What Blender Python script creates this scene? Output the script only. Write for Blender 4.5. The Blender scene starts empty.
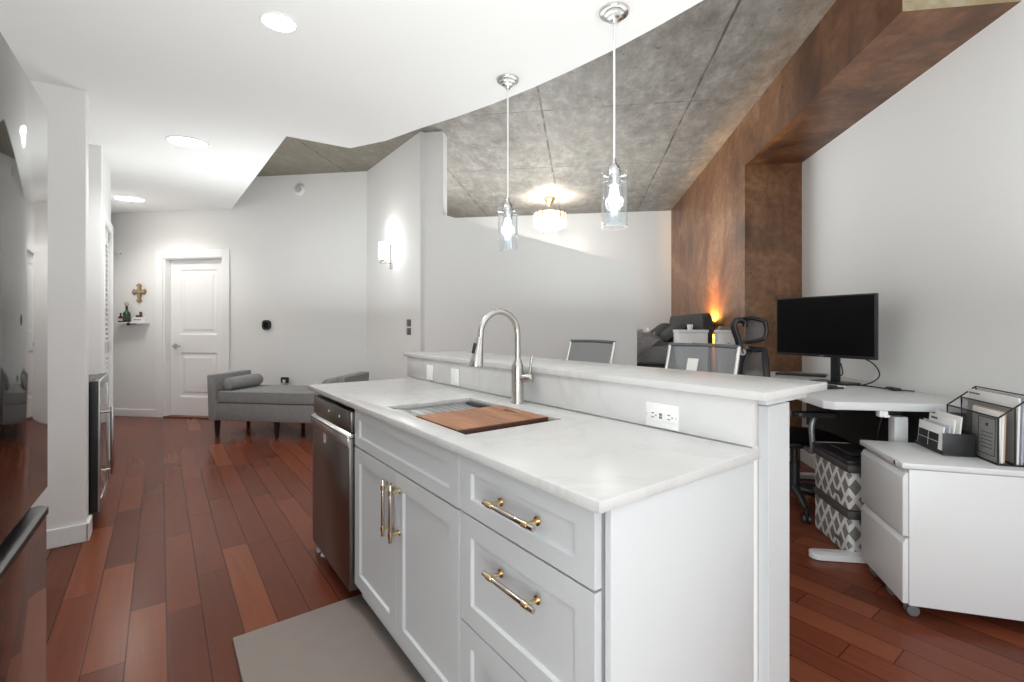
import bpy, bmesh, math, random
from mathutils import Matrix, Vector
random.seed(7)
SC = bpy.context.scene
COL = SC.collection
PI = math.pi

# ------------------------------------------------------------------ camera, world, light, exposure
cam_data = bpy.data.cameras.new('camera')
cam = bpy.data.objects.new('camera', cam_data)
COL.objects.link(cam)
cam.location = (0, 0, 1.245)
cam.rotation_euler = (PI / 2, 0, math.radians(-36.7))
cam_data.sensor_width = 36.0
cam_data.lens = 472.0 / 1024 * 36.0
cam_data.shift_y = -15.5 / 1024
cam_data.clip_start = 0.02
SC.camera = cam

SC.view_settings.view_transform = 'Standard'
SC.view_settings.look = 'None'
SC.view_settings.gamma = 1.0
SC.view_settings.use_curve_mapping = False
SC.view_settings.exposure = 0.6
SC.cycles.max_bounces = 10
SC.cycles.diffuse_bounces = 6
SC.cycles.transparent_max_bounces = 16
SC.cycles.sample_clamp_indirect = 6.0
SC.cycles.use_denoising = True
SC.cycles.caustics_reflective = False
SC.cycles.caustics_refractive = False

world = bpy.data.worlds.new('world')
SC.world = world
world.use_nodes = True
bgn = world.node_tree.nodes['Background']
bgn.inputs['Color'].default_value = (0.90, 0.96, 1.0, 1)
bgn.inputs['Strength'].default_value = 0.75


def lamp(name, kind, loc, power, color=(1, 1, 1), size=0.1, rot=(0, 0, 0), size_y=None, spot=None, blend=0.3):
    d = bpy.data.lights.new(name, kind)
    d.energy = power
    d.color = color
    if kind == 'AREA':
        d.size = size
        if size_y:
            d.shape = 'RECTANGLE'
            d.size_y = size_y
    else:
        d.shadow_soft_size = size
    if spot:
        d.spot_size = spot
        d.spot_blend = blend
    o = bpy.data.objects.new(name, d)
    o.location = loc
    o.rotation_euler = rot
    COL.objects.link(o)
    return o


R2 = math.sqrt(0.5)


def G(a, b, z=0.0):           # the building grid runs at 45 degrees to the kitchen island
    return Vector(((a + b) * R2, (b - a) * R2, z))


GR = -PI / 4                  # rotation of everything square to the building grid

# daylight from the windows of the living area behind the camera; the bedroom lamp is an added fill
lamp('window_daylight', 'AREA', G(-0.4, -4.6, 1.6), 105, (0.94, 0.98, 1.0), 4.2, (PI / 2, 0, GR), 2.6)
lamp('bedroom_fill', 'AREA', G(-2.3, 6.6, 1.9), 26, (0.95, 0.98, 1.0), 1.6, (PI / 2, 0, GR - PI / 2), 1.8)
# added fill lamps: one faces the island fronts, the others brighten the ceilings
lamp('kitchen_fill', 'AREA', (-0.95, -0.9, 1.05), 40, (0.95, 1.0, 0.99), 1.2, (PI / 2, 0, math.radians(-66)), 1.4)
lamp('ceiling_fill', 'AREA', (-0.05, 0.7, 1.62), 19, (0.95, 1.0, 0.99), 1.2, (PI, 0, 0))
lamp('ceiling_fill', 'AREA', (0.1, 2.5, 1.35), 1.9, (0.95, 1.0, 0.99), 1.0, (PI, 0, 0))
lamp('ceiling_fill', 'AREA', (0.75, 5.0, 1.35), 14, (0.95, 1.0, 0.99), 1.2, (PI, 0, 0))
lamp('ceiling_fill', 'AREA', G(0.0, 3.1, 1.35), 9.5, (0.95, 1.0, 0.99), 1.6, (PI, 0, 0))
lamp('ceiling_fill', 'AREA', G(1.65, 1.2, 1.35), 15, (0.95, 1.0, 0.99), 1.2, (PI, 0, 0))
lamp('ceiling_fill', 'AREA', G(-0.3, 5.9, 1.3), 42, (0.95, 1.0, 0.99), 1.2, (PI, 0, 0))

# ------------------------------------------------------------------ material helpers


class NT:
    def __init__(self, name):
        self.m = bpy.data.materials.new(name)
        self.m.use_nodes = True
        self.t = self.m.node_tree
        self.b = self.t.nodes['Principled BSDF']

    def put(self, sock, v):
        if hasattr(v, 'is_output'):
            self.t.links.new(v, sock)
        else:
            if isinstance(v, tuple) and len(v) == 3 and sock.type == 'RGBA':
                v = v + (1,)
            sock.default_value = v

    def n(self, typ, ins=(), **attrs):
        nd = self.t.nodes.new(typ)
        for k, v in attrs.items():
            setattr(nd, k, v)
        items = ins.items() if isinstance(ins, dict) else enumerate(ins)
        for k, v in items:
            if v is not None:
                self.put(nd.inputs[k], v)
        return nd

    def math(self, op, *a):
        return self.n('ShaderNodeMath', a, operation=op).outputs[0]

    def coord(self, scale=(1, 1, 1), rot=(0, 0, 0)):
        tc = self.t.nodes.new('ShaderNodeTexCoord').outputs['Object']
        mp = self.n('ShaderNodeMapping', {'Vector': tc, 'Scale': scale, 'Rotation': rot})
        return mp.outputs[0]

    def noise(self, vec, scale, detail=3, rough=0.55, dist=0.0):
        return self.n('ShaderNodeTexNoise', {'Vector': vec, 'Scale': scale, 'Detail': detail, 'Roughness': rough,
                                              'Distortion': dist}).outputs['Fac']

    def ramp(self, fac, stops):
        nd = self.n('ShaderNodeValToRGB', {0: fac})
        el = nd.color_ramp.elements
        while len(el) < len(stops):
            el.new(0.5)
        for e, (p, c) in zip(el, stops):
            e.position = p
            e.color = tuple(c) + (1,) if len(c) == 3 else c
        return nd.outputs['Color']

    def mix(self, fac, a, b, blend='MIX'):
        nd = self.n('ShaderNodeMix', data_type='RGBA', blend_type=blend)
        self.put(nd.inputs[0], fac)
        self.put(nd.inputs[6], a)
        self.put(nd.inputs[7], b)
        return nd.outputs[2]

    def bump(self, h, strength=0.2, dist=0.01):
        self.put(self.b.inputs['Normal'], self.n('ShaderNodeBump', {'Height': h, 'Strength': strength, 'Distance': dist}).outputs[0])

    def set(self, **kw):
        for k, v in kw.items():
            self.put(self.b.inputs[k.replace('_', ' ')], v)
        return self


def lin(r, g, b):             # sRGB 0-255 to linear
    f = lambda c: c / 255 / 12.92 if c / 255 <= 0.04045 else ((c / 255 + 0.055) / 1.055) ** 2.4
    return (f(r), f(g), f(b))


def simple(name, col, rough=0.5, metal=0.0, var=0.04, scale=6.0, bump=0.0, **kw):
    t = NT(name)
    v = t.coord()
    f = t.noise(v, scale, 4)
    c = t.mix(f, tuple(x * (1 - var) for x in col), tuple(min(1, x * (1 + var)) for x in col))
    t.set(Base_Color=c, Roughness=rough, Metallic=metal, **kw)
    if bump:
        t.bump(t.noise(v, 60, 3), bump, 0.004)
    return t.m


def emis(name, col, strength):
    t = NT(name)
    t.set(Base_Color=col, Emission_Color=col, Emission_Strength=strength)
    return t.m


WALL = simple('white_wall_paint', (0.82, 0.82, 0.815), 0.75, var=0.015, scale=2.0, bump=0.03)
CEIL = simple('white_ceiling_paint', (0.87, 0.87, 0.867), 0.8, var=0.01, scale=2.0)
TRIM = simple('white_trim_paint', (0.86, 0.86, 0.86), 0.4, var=0.01)
CAB = simple('pale_grey_cabinet_paint', (0.60, 0.615, 0.63), 0.38, var=0.012)
WHITE = simple('white_plastic', (0.83, 0.83, 0.83), 0.35, var=0.01)
WHITEM = simple('white_powder_coat', (0.68, 0.69, 0.70), 0.38, var=0.012)
BLACK = simple('black_plastic', (0.018, 0.018, 0.02), 0.42, var=0.15)
BLACKM = simple('black_metal', (0.02, 0.02, 0.022), 0.35, 0.3, var=0.15)
DARKGAP = simple('dark_recess', (0.012, 0.012, 0.013), 0.8)
SCREEN = simple('black_screen', (0.003, 0.003, 0.0035), 0.5, Specular_IOR_Level=0.12)
CHROME = simple('brushed_chrome', (0.62, 0.61, 0.6), 0.2, 1.0, var=0.04)
NICKEL = simple('brushed_nickel', (0.56, 0.54, 0.51), 0.27, 1.0, var=0.05)
GOLD = simple('brushed_gold', (0.72, 0.57, 0.34), 0.25, 1.0, var=0.05)
PEWTER = simple('polished_steel_bar', (0.62, 0.57, 0.50), 0.2, 1.0, var=0.05)
STEEL = simple('brushed_steel', (0.55, 0.56, 0.57), 0.3, 1.0, var=0.05)
GREYPL = simple('grey_plastic', (0.13, 0.13, 0.135), 0.5, var=0.08)
MIDGREY = simple('mid_grey_metal', (0.30, 0.31, 0.32), 0.35, 0.6, var=0.05)
PAPER = simple('white_paper', (0.82, 0.81, 0.79), 0.7, var=0.03, scale=12)
BLUEGREY = simple('blue_grey_paper', (0.45, 0.49, 0.55), 0.7, var=0.05)
TANPAPER = simple('tan_paper', (0.52, 0.36, 0.22), 0.7, var=0.1)
BRONZE = simple('antique_bronze', (0.33, 0.22, 0.12), 0.4, 0.5, var=0.35, scale=40)
GREENGLASS = simple('dark_green_glass', (0.02, 0.05, 0.02), 0.12, var=0.2)
BROWNGLASS = simple('dark_brown_glass', (0.07, 0.025, 0.015), 0.15, var=0.2)
RED = simple('dark_red_wood', (0.13, 0.05, 0.04), 0.5, var=0.2)
MATM = simple('taupe_floor_mat', (0.29, 0.245, 0.22), 0.75, var=0.08, scale=9, bump=0.12)


def fabric(name, col, var=0.16):
    t = NT(name)
    v = t.coord()
    f = t.math('ADD', t.math('MULTIPLY', t.noise(v, 90, 2), 0.6), t.math('MULTIPLY', t.noise(v, 14, 3), 0.4))
    c = t.ramp(f, [(0.3, tuple(x * (1 - var) for x in col)), (0.7, tuple(x * (1 + var) for x in col))])
    t.set(Base_Color=c, Roughness=0.9)
    t.bump(t.noise(v, 260, 2), 0.25, 0.003)
    return t.m


FABRIC = fabric('grey_linen_upholstery', (0.27, 0.27, 0.27))
FABRICL = fabric('light_grey_bolster_linen', (0.29, 0.295, 0.30))
DUVETM = fabric('grey_bedding', (0.46, 0.46, 0.465), 0.35)
HEADM = fabric('charcoal_upholstery', (0.045, 0.046, 0.05), 0.2)
DARKWOOD = simple('dark_stained_wood', (0.02, 0.012, 0.009), 0.4, var=0.2)


def steel_dark(name, col, rough):
    t = NT(name)
    v = t.coord((2, 2, 120))
    f = t.noise(v, 3, 3)
    t.set(Base_Color=t.mix(f, tuple(x * 0.9 for x in col), tuple(x * 1.1 for x in col)), Metallic=1.0, Roughness=rough)
    return t.m


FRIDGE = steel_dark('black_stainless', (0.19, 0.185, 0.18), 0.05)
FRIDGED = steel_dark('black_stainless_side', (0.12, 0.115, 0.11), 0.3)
DWSTEEL = steel_dark('dark_stainless', (0.21, 0.198, 0.185), 0.28)
DWLIP = steel_dark('light_stainless', (0.58, 0.58, 0.57), 0.25)


def quartz():
    t = NT('white_quartz')
    v = t.coord()
    w = t.noise(v, 2.2, 5, 0.6, 1.2)
    vein = t.math('SUBTRACT', 1.0, t.math('MULTIPLY', t.math('ABSOLUTE', t.math('SUBTRACT', w, 0.5)), 22.0))
    vein = t.n('ShaderNodeClamp', {0: vein}).outputs[0]
    vein = t.math('MULTIPLY', vein, t.noise(v, 1.7, 3))
    c = t.mix(t.math('MULTIPLY', vein, 0.42), (0.62, 0.618, 0.612), (0.40, 0.395, 0.39))
    c = t.mix(t.math('MULTIPLY', t.noise(v, 7, 4), 0.12), c, (0.52, 0.518, 0.512))
    t.set(Base_Color=c, Roughness=0.24)
    return t.m


QUARTZ = quartz()


def floor_mat():
    t = NT('reddish_hardwood_planks')
    tc = t.t.nodes.new('ShaderNodeTexCoord').outputs['Object']
    sp = t.n('ShaderNodeSeparateXYZ', {0: tc})
    x, y = sp.outputs[0], sp.outputs[1]
    u = t.math('DIVIDE', t.math('ADD', x, 20.012), 0.126)
    row = t.math('FLOOR', u)
    fu = t.math('FRACT', u)
    rnd = t.n('ShaderNodeTexWhiteNoise', {'W': row}, noise_dimensions='1D').outputs['Value']
    w = t.math('DIVIDE', t.math('ADD', t.math('ADD', y, 30.0), t.math('MULTIPLY', rnd, 3.7)), 0.92)
    colu = t.math('FLOOR', w)
    fw = t.math('FRACT', w)
    cell = t.n('ShaderNodeCombineXYZ', {0: row, 1: colu, 2: 0.0}).outputs[0]
    wn = t.n('ShaderNodeTexWhiteNoise', {'Vector': cell}, noise_dimensions='3D')
    pv = wn.outputs['Value']
    base = t.ramp(pv, [(0.0, (0.15, 0.041, 0.020)), (0.22, (0.205, 0.054, 0.026)), (0.75, (0.26, 0.068, 0.031)), (1.0, (0.34, 0.105, 0.048))])
    off = t.n('ShaderNodeVectorMath', [t.n('ShaderNodeVectorMath', [cell, (3.17, 7.31, 1.0)], operation='MULTIPLY').outputs[0], tc], operation='ADD').outputs[0]
    g = t.n('ShaderNodeMapping', {'Vector': off, 'Scale': (34, 2.2, 1)}).outputs[0]
    grain = t.noise(g, 1.0, 3, 0.5, 0.0)
    blot = t.noise(t.n('ShaderNodeMapping', {'Vector': tc, 'Scale': (1.0, 0.5, 1)}).outputs[0], 2.2, 2, 0.5)
    c = t.mix(t.math('MULTIPLY', grain, 0.4), base, (0.03, 0.011, 0.009))
    c = t.mix(t.math('MULTIPLY', blot, 0.4), c, (0.07, 0.024, 0.015))
    e1 = t.math('MULTIPLY', t.math('MINIMUM', fu, t.math('SUBTRACT', 1.0, fu)), 0.126)
    e2 = t.math('MULTIPLY', t.math('MINIMUM', fw, t.math('SUBTRACT', 1.0, fw)), 0.92)
    e = t.math('MINIMUM', e1, e2)
    gap = t.n('ShaderNodeMapRange', {0: e, 1: 0.0008, 2: 0.0032, 3: 1.0, 4: 0.0}).outputs[0]
    c = t.mix(t.math('MULTIPLY', gap, 0.8), c, (0.012, 0.006, 0.005))
    t.set(Base_Color=c, Roughness=0.25, Specular_IOR_Level=0.13)
    h = t.math('SUBTRACT', t.math('MULTIPLY', t.noise(tc, 9.0, 2), 0.5), gap)
    t.bump(h, 0.06, 0.004)
    return t.m


FLOORM = floor_mat()


def concrete():
    t = NT('board_formed_concrete')
    v = t.coord()
    tc = t.t.nodes.new('ShaderNodeTexCoord').outputs['Object']
    sp = t.n('ShaderNodeSeparateXYZ', {0: tc})
    big = t.noise(v, 0.9, 6, 0.65, 0.1)
    med = t.noise(t.coord((1.6, 0.8, 1)), 4.5, 10, 0.8, 0.1)
    fine = t.noise(v, 22, 5, 0.7)
    c = t.ramp(med, [(0.34, (0.14, 0.128, 0.112)), (0.5, (0.25, 0.235, 0.212)), (0.66, (0.42, 0.40, 0.375))])
    c = t.mix(t.math('MULTIPLY', fine, 0.45), c, (0.12, 0.11, 0.098))
    hall = t.n('ShaderNodeMapRange', {0: t.math('ADD', sp.outputs[0], t.math('MULTIPLY', med, 0.7)), 1: -2.6, 2: -0.9, 3: 1.0, 4: 0.0}).outputs[0]
    c = t.mix(t.math('MULTIPLY', hall, 0.6), c, (0.20, 0.17, 0.115))
    c = t.mix(t.n('ShaderNodeMapRange', {0: big, 1: 0.45, 2: 0.7, 3: 0.0, 4: 0.4}).outputs[0], c, (0.30, 0.275, 0.245))
    # joints between the formwork sheets
    jl = None
    for ax, per, sh, w in ((0, 1.30, 0.34, 0.006), (1, 1.55, 0.35, 0.005)):
        f = t.math('FRACT', t.math('DIVIDE', t.math('ADD', t.math('ADD', sp.outputs[ax], 20 * per + sh), t.math('MULTIPLY', t.noise(v, 2.5, 2), 0.02)), per))
        e = t.math('MULTIPLY', t.math('MINIMUM', f, t.math('SUBTRACT', 1.0, f)), per)
        k = t.n('ShaderNodeMapRange', {0: e, 1: w, 2: w * 2.2, 3: 1.0, 4: 0.0}).outputs[0]
        jl = k if jl is None else t.math('MAXIMUM', jl, k)
    cr = t.math('MULTIPLY', jl, t.n('ShaderNodeMapRange', {0: t.noise(v, 5, 3), 1: 0.38, 2: 0.58, 3: 0.1, 4: 0.85}).outputs[0])
    c = t.mix(cr, c, (0.055, 0.05, 0.045))
    pit = t.n('ShaderNodeMapRange', {0: t.noise(v, 13, 4, 0.8), 1: 0.61, 2: 0.70, 3: 0.0, 4: 0.75}).outputs[0]
    c = t.mix(pit, c, (0.06, 0.055, 0.05))
    t.set(Base_Color=c, Roughness=0.55)
    t.bump(t.math('SUBTRACT', t.math('ADD', t.math('MULTIPLY', med, 0.6), fine), jl), 0.3, 0.012)
    return t.m


CONC = concrete()


def brown_conc():
    t = NT('rust_stained_concrete')
    v = t.coord()
    big = t.noise(v, 1.3, 5, 0.62, 0.8)
    stv = t.coord((5, 5, 0.8))
    streak = t.noise(stv, 1.0, 4, 0.6)
    fine = t.noise(v, 18, 5, 0.7)
    c = t.ramp(big, [(0.30, (0.045, 0.014, 0.004)), (0.45, (0.125, 0.044, 0.013)), (0.56, (0.21, 0.092, 0.034)), (0.7, (0.36, 0.20, 0.11))])
    c = t.mix(t.n('ShaderNodeMapRange', {0: streak, 1: 0.42, 2: 0.68, 3: 0.0, 4: 0.5}).outputs[0], c, (0.28, 0.145, 0.075))
    c = t.mix(t.n('ShaderNodeMapRange', {0: fine, 1: 0.4, 2: 0.7, 3: 0.0, 4: 0.6}).outputs[0], c, (0.045, 0.017, 0.008))
    pit = t.n('ShaderNodeMapRange', {0: t.noise(v, 9, 4, 0.8), 1: 0.67, 2: 0.72, 3: 0.0, 4: 0.7}).outputs[0]
    c = t.mix(pit, c, (0.03, 0.016, 0.012))
    t.set(Base_Color=c, Roughness=0.42)
    t.bump(t.math('ADD', t.math('MULTIPLY', big, 1.0), t.math('MULTIPLY', fine, 0.5)), 0.25, 0.01)
    return t.m


BROWN = brown_conc()


def lit_tan_conc():
    t = NT('lit_tan_concrete')
    v = t.coord()
    c = t.ramp(t.noise(v, 5, 5, 0.6, 0.5), [(0.3, (0.26, 0.18, 0.09)), (0.5, (0.38, 0.32, 0.21)), (0.7, (0.5, 0.49, 0.40))])  # paler tones stand in for stronger light on the beam end
    t.set(Base_Color=c, Roughness=0.6)
    return t.m


LITTANC = lit_tan_conc()


def walnut():
    t = NT('acacia_board')
    v = t.coord((9, 1.2, 9))
    g = t.noise(v, 2.2, 5, 0.6, 1.6)
    c = t.ramp(g, [(0.25, (0.16, 0.055, 0.022)), (0.5, (0.36, 0.15, 0.065)), (0.75, (0.5, 0.24, 0.12))])
    t.set(Base_Color=c, Roughness=0.4)
    return t.m


BOARD = walnut()
BOARDEND = simple('dark_board_end_grain', (0.07, 0.022, 0.013), 0.5, var=0.25, scale=40)


def see_through(name, col, alpha, rough=0.6):
    t = NT(name)
    v = t.coord()
    t.set(Base_Color=t.mix(t.noise(v, 120, 2), col, tuple(x * 1.25 for x in col)), Roughness=rough, Alpha=alpha)
    return t.m


MESHG = see_through('grey_mesh_fabric', (0.26, 0.275, 0.29), 0.72)
MESHB = see_through('black_mesh_fabric', (0.2, 0.2, 0.205), 0.72)
WIREM = see_through('black_wire_mesh', (0.014, 0.014, 0.015), 0.24)


def glass(name):
    t = NT(name)
    tr = t.n('ShaderNodeBsdfTransparent', {'Color': (0.96, 0.975, 0.985)})
    gl = t.n('ShaderNodeBsdfGlossy', {'Color': (1.0, 1.0, 1.0), 'Roughness': 0.03})
    lw = t.n('ShaderNodeLayerWeight', {'Blend': 0.5}).outputs['Facing']
    fac = t.math('ADD', 0.05, t.math('MULTIPLY', t.math('POWER', lw, 3.0), 0.8))
    mx = t.n('ShaderNodeMixShader', {0: fac, 1: tr.outputs[0], 2: gl.outputs[0]})
    out = [n for n in t.t.nodes if n.type == 'OUTPUT_MATERIAL'][0]
    t.t.links.new(mx.outputs[0], out.inputs[0])
    t.t.nodes.remove(t.b)
    return t.m


GLASS = glass('clear_glass')


def crystal():
    t = NT('lit_crystal')
    t.set(Base_Color=(0.95, 0.93, 0.88), Roughness=0.08, Alpha=0.55, Emission_Color=(1.0, 0.9, 0.72), Emission_Strength=0.12)
    return t.m


CRYSTAL = crystal()
BULB = emis('glowing_bulb', (1.0, 0.96, 0.92), 8.0)
LENS = emis('glowing_lens', (1.0, 0.97, 0.93), 9.0)
LENSW = emis('warm_glowing_lens', (1.0, 0.92, 0.82), 9.0)
OPAL = emis('lit_opal_glass', (1.0, 0.97, 0.92), 3.2)
AMBER = emis('amber_lamp_lens', (1.0, 0.42, 0.06), 5.0)


def diamond_fabric():
    t = NT('grey_diamond_lattice_fabric')
    tc = t.t.nodes.new('ShaderNodeTexCoord').outputs['Object']
    sp = t.n('ShaderNodeSeparateXYZ', {0: tc})
    nx = t.math('ABSOLUTE', t.n('ShaderNodeSeparateXYZ', {0: [n for n in t.t.nodes if n.type == 'TEX_COORD'][0].outputs['Normal']}).outputs[0])
    side = t.math('GREATER_THAN', nx, 0.6)
    s = t.math('ADD', t.math('MULTIPLY', side, sp.outputs[1]), t.math('MULTIPLY', t.math('SUBTRACT', 1.0, side), sp.outputs[0]))
    p = t.math('DIVIDE', s, 0.092)
    q = t.math('DIVIDE', sp.outputs[2], 0.128)
    res = None
    for sg in ('ADD', 'SUBTRACT'):
        f = t.math('FRACT', t.math('ADD', t.math(sg, p, q), 40.13))
        e = t.math('MINIMUM', f, t.math('SUBTRACT', 1.0, f))
        k = t.math('GREATER_THAN', e, 0.15)
        res = k if res is None else t.math('MULTIPLY', res, k)
    c = t.mix(res, (0.72, 0.71, 0.69), (0.20, 0.195, 0.19))
    t.set(Base_Color=c, Roughness=0.85)
    return t.m


DIAMOND = diamond_fabric()

# ------------------------------------------------------------------ mesh helpers


def new():
    return bmesh.new()


def absorb(bm, tmp, M=None):
    if M is not None:
        bmesh.ops.transform(tmp, matrix=M, verts=tmp.verts)
    me = bpy.data.meshes.new('tmp')
    tmp.to_mesh(me)
    tmp.free()
    bm.from_mesh(me)
    bpy.data.meshes.remove(me)


def box(bm, lo, hi, bev=0.0, seg=2, M=None):
    t = bmesh.new()
    bmesh.ops.create_cube(t, size=1.0)
    lo, hi = Vector(lo), Vector(hi)
    c, s = (lo + hi) / 2, hi - lo
    for v in t.verts:
        v.co = Vector((v.co.x * s.x + c.x, v.co.y * s.y + c.y, v.co.z * s.z + c.z))
    if bev:
        bmesh.ops.bevel(t, geom=t.edges[:], offset=min(bev, min(abs(s.x), abs(s.y), abs(s.z)) * 0.49), segments=seg, profile=0.5, affect='EDGES', clamp_overlap=True)
    absorb(bm, t, M)
    return bm


def cyl(bm, p0, p1, r0, r1=None, n=24, bev=0.0):
    r1 = r0 if r1 is None else r1
    p0, p1 = Vector(p0), Vector(p1)
    d = p1 - p0
    t = bmesh.new()
    bmesh.ops.create_cone(t, cap_ends=True, segments=n, radius1=r0, radius2=r1, depth=d.length)
    if bev:
        es = [e for e in t.edges if len(e.link_faces) == 2 and any(len(f.verts) > 4 for f in e.link_faces)]
        bmesh.ops.bevel(t, geom=es, offset=bev, segments=2, profile=0.5, affect='EDGES')
    M = Matrix.Translation((p0 + p1) / 2) @ d.to_track_quat('Z', 'Y').to_matrix().to_4x4()
    absorb(bm, t, M)
    return bm


def smooth_pts(pts, n=6):
    pts = [Vector(p) for p in pts]
    out = []
    for i in range(len(pts) - 1):
        p0, p1, p2, p3 = pts[max(0, i - 1)], pts[i], pts[i + 1], pts[min(len(pts) - 1, i + 2)]
        for k in range(n):
            u = k / n
            out.append(0.5 * ((2 * p1) + (p2 - p0) * u + (2 * p0 - 5 * p1 + 4 * p2 - p3) * u * u + (3 * p1 - p0 - 3 * p2 + p3) * u ** 3))
    out.append(pts[-1])
    return out


def tube(bm, pts, r, n=10, cap=True, flat=1.0):
    pts = [Vector(p) for p in pts]
    rs = r if isinstance(r, (list, tuple)) else [r] * len(pts)
    rings = []
    nrm = None
    for i, p in enumerate(pts):
        tan = (pts[min(i + 1, len(pts) - 1)] - pts[max(i - 1, 0)]).normalized()
        if nrm is None:
            ref = Vector((0, 0, 1)) if abs(tan.z) < 0.9 else Vector((1, 0, 0))
            nrm = tan.cross(ref).normalized()
        else:
            nrm = (nrm - tan * nrm.dot(tan))
            nrm = nrm.normalized() if nrm.length > 1e-6 else tan.orthogonal().normalized()
        bn = tan.cross(nrm)
        rings.append([bm.verts.new(p + (nrm * math.cos(2 * PI * k / n) + bn * math.sin(2 * PI * k / n) * flat) * rs[i]) for k in range(n)])
    for a, b in zip(rings, rings[1:]):
        for k in range(n):
            bm.faces.new((a[k], a[(k + 1) % n], b[(k + 1) % n], b[k]))
    if cap:
        bm.faces.new(rings[0][::-1])
        bm.faces.new(rings[-1])
    return bm


def lathe(bm, prof, n=28, M=None):
    t = bmesh.new()
    rings = []
    for r, z in prof:
        if r < 1e-5:
            rings.append([t.verts.new((0, 0, z))])
        else:
            rings.append([t.verts.new((r * math.cos(2 * PI * k / n), r * math.sin(2 * PI * k / n), z)) for k in range(n)])
    for a, b in zip(rings, rings[1:]):
        for k in range(n):
            k2 = (k + 1) % n
            if len(a) == 1 and len(b) == 1:
                continue
            if len(a) == 1:
                t.faces.new((a[0], b[k2], b[k]))
            elif len(b) == 1:
                t.faces.new((a[k], a[k2], b[0]))
            else:
                t.faces.new((a[k], a[k2], b[k2], b[k]))
    absorb(bm, t, M)
    return bm


def prism(bm, poly, z0, z1, M=None, bev=0.0):
    """poly in x,y; z0 / z1 numbers or functions of (x, y)"""
    t = bmesh.new()
    f0 = z0 if callable(z0) else (lambda x, y: z0)
    f1 = z1 if callable(z1) else (lambda x, y: z1)
    lo = [t.verts.new((x, y, f0(x, y))) for x, y in poly]
    hi = [t.verts.new((x, y, f1(x, y))) for x, y in poly]
    n = len(poly)
    t.faces.new(lo[::-1])
    t.faces.new(hi)
    for k in range(n):
        t.faces.new((lo[k], lo[(k + 1) % n], hi[(k + 1) % n], hi[k]))
    if bev:
        bmesh.ops.bevel(t, geom=t.edges[:], offset=bev, segments=2, profile=0.5, affect='EDGES', clamp_overlap=True)
    absorb(bm, t, M)
    return bm


def grid(bm, nx, ny, fn, thick=0.0):
    """a sheet fn(u, v) -> point, thickened downward along its normals"""
    t = bmesh.new()
    vs = [[t.verts.new(fn(i / nx, j / ny)) for j in range(ny + 1)] for i in range(nx + 1)]
    for i in range(nx):
        for j in range(ny):
            t.faces.new((vs[i][j], vs[i + 1][j], vs[i + 1][j + 1], vs[i][j + 1]))
    if thick:
        bmesh.ops.solidify(t, geom=t.faces[:], thickness=thick)
    absorb(bm, t)
    return bm


def rounded_rect(w, h, r, n=5):
    out = []
    for cx, cy, a0 in ((w / 2 - r, h / 2 - r, 0), (-w / 2 + r, h / 2 - r, 90), (-w / 2 + r, -h / 2 + r, 180), (w / 2 - r, -h / 2 + r, 270)):
        for k in range(n + 1):
            a = math.radians(a0 + 90 * k / n)
            out.append((cx + r * math.cos(a), cy + r * math.sin(a)))
    return out


def build(name, bm, mat, parent=None, loc=None, rotz=None, flat=False):
    bmesh.ops.recalc_face_normals(bm, faces=bm.faces)
    me = bpy.data.meshes.new(name)
    bm.to_mesh(me)
    bm.free()
    for m in (mat if isinstance(mat, (list, tuple)) else [mat]):
        me.materials.append(m)
    if not flat:
        me.shade_smooth()
        me.set_sharp_from_angle(angle=math.radians(38))
    o = bpy.data.objects.new(name, me)
    COL.objects.link(o)
    if parent:
        o.parent = parent
    if loc is not None:
        o.location = loc
    if rotz is not None:
        o.rotation_euler = (0, 0, rotz)
    return o


def tag(o, label, cat, group=None):
    o['label'] = label
    o['category'] = cat
    if group:
        o['group'] = group
    return o


def thing(name, label, cat, loc=(0, 0, 0), rotz=0.0, group=None):
    o = bpy.data.objects.new(name, None)
    o.empty_display_size = 0.1
    COL.objects.link(o)
    o.location = loc
    o.rotation_euler = (0, 0, rotz)
    return tag(o, label, cat, group)


def struct(name, bm, mat, label=None, grid45=False, flat=True):
    o = build(name, bm, mat, rotz=GR if grid45 else None, flat=flat)
    o['kind'] = 'structure'
    if label:
        o['label'] = label
        o['category'] = name.split('_')[0]
    return o


def dup(root, loc, rotz, label):
    r = root.copy()
    COL.objects.link(r)
    r.location = loc
    r.rotation_euler = (0, 0, rotz)
    r['label'] = label
    for ch in list(root.children):
        c = ch.copy()
        COL.objects.link(c)
        c.parent = r
        for g in ch.children:
            d = g.copy()
            COL.objects.link(d)
            d.parent = c
    return r


# ------------------------------------------------------------------ the shell
ZC = 3.2                                                     # bare concrete slab
FX, FY = math.sin(math.radians(36.7)), math.cos(math.radians(36.7))


def ceil_z(x, y):                                            # dropped white ceiling, a hair lower over the kitchen
    return 2.458 + 0.052 * (x * FX + y * FY)


B_DOOR, A_RIGHT, A_BEAM, B_COL, B_END = 5.65, 2.016, 1.52, 4.69, 8.33

struct('floor', box(new(), (-5, -5.5, -0.06), (9.5, 10, 0)), FLOORM, 'reddish brown hardwood plank floor')

edge = [(0.76, 9.2), (0.745, 3.78), (1.21, 3.775), (1.37, 3.44), (1.47, 3.03), (1.565, 2.72), (1.64, 2.41), (1.70, 2.09), (1.735, 1.80), (1.757, 1.54),
        (1.762, 1.30), (1.757, 1.06), (1.74, 0.7), (1.70, 0.3), (1.63, -0.2), (1.5, -0.8), (1.3, -1.4), (-1.6, -1.4), (-1.6, 9.2)]
struct('ceiling', prism(new(), edge, ceil_z, ZC), CEIL, 'white dropped ceiling with curved edge')
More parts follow.
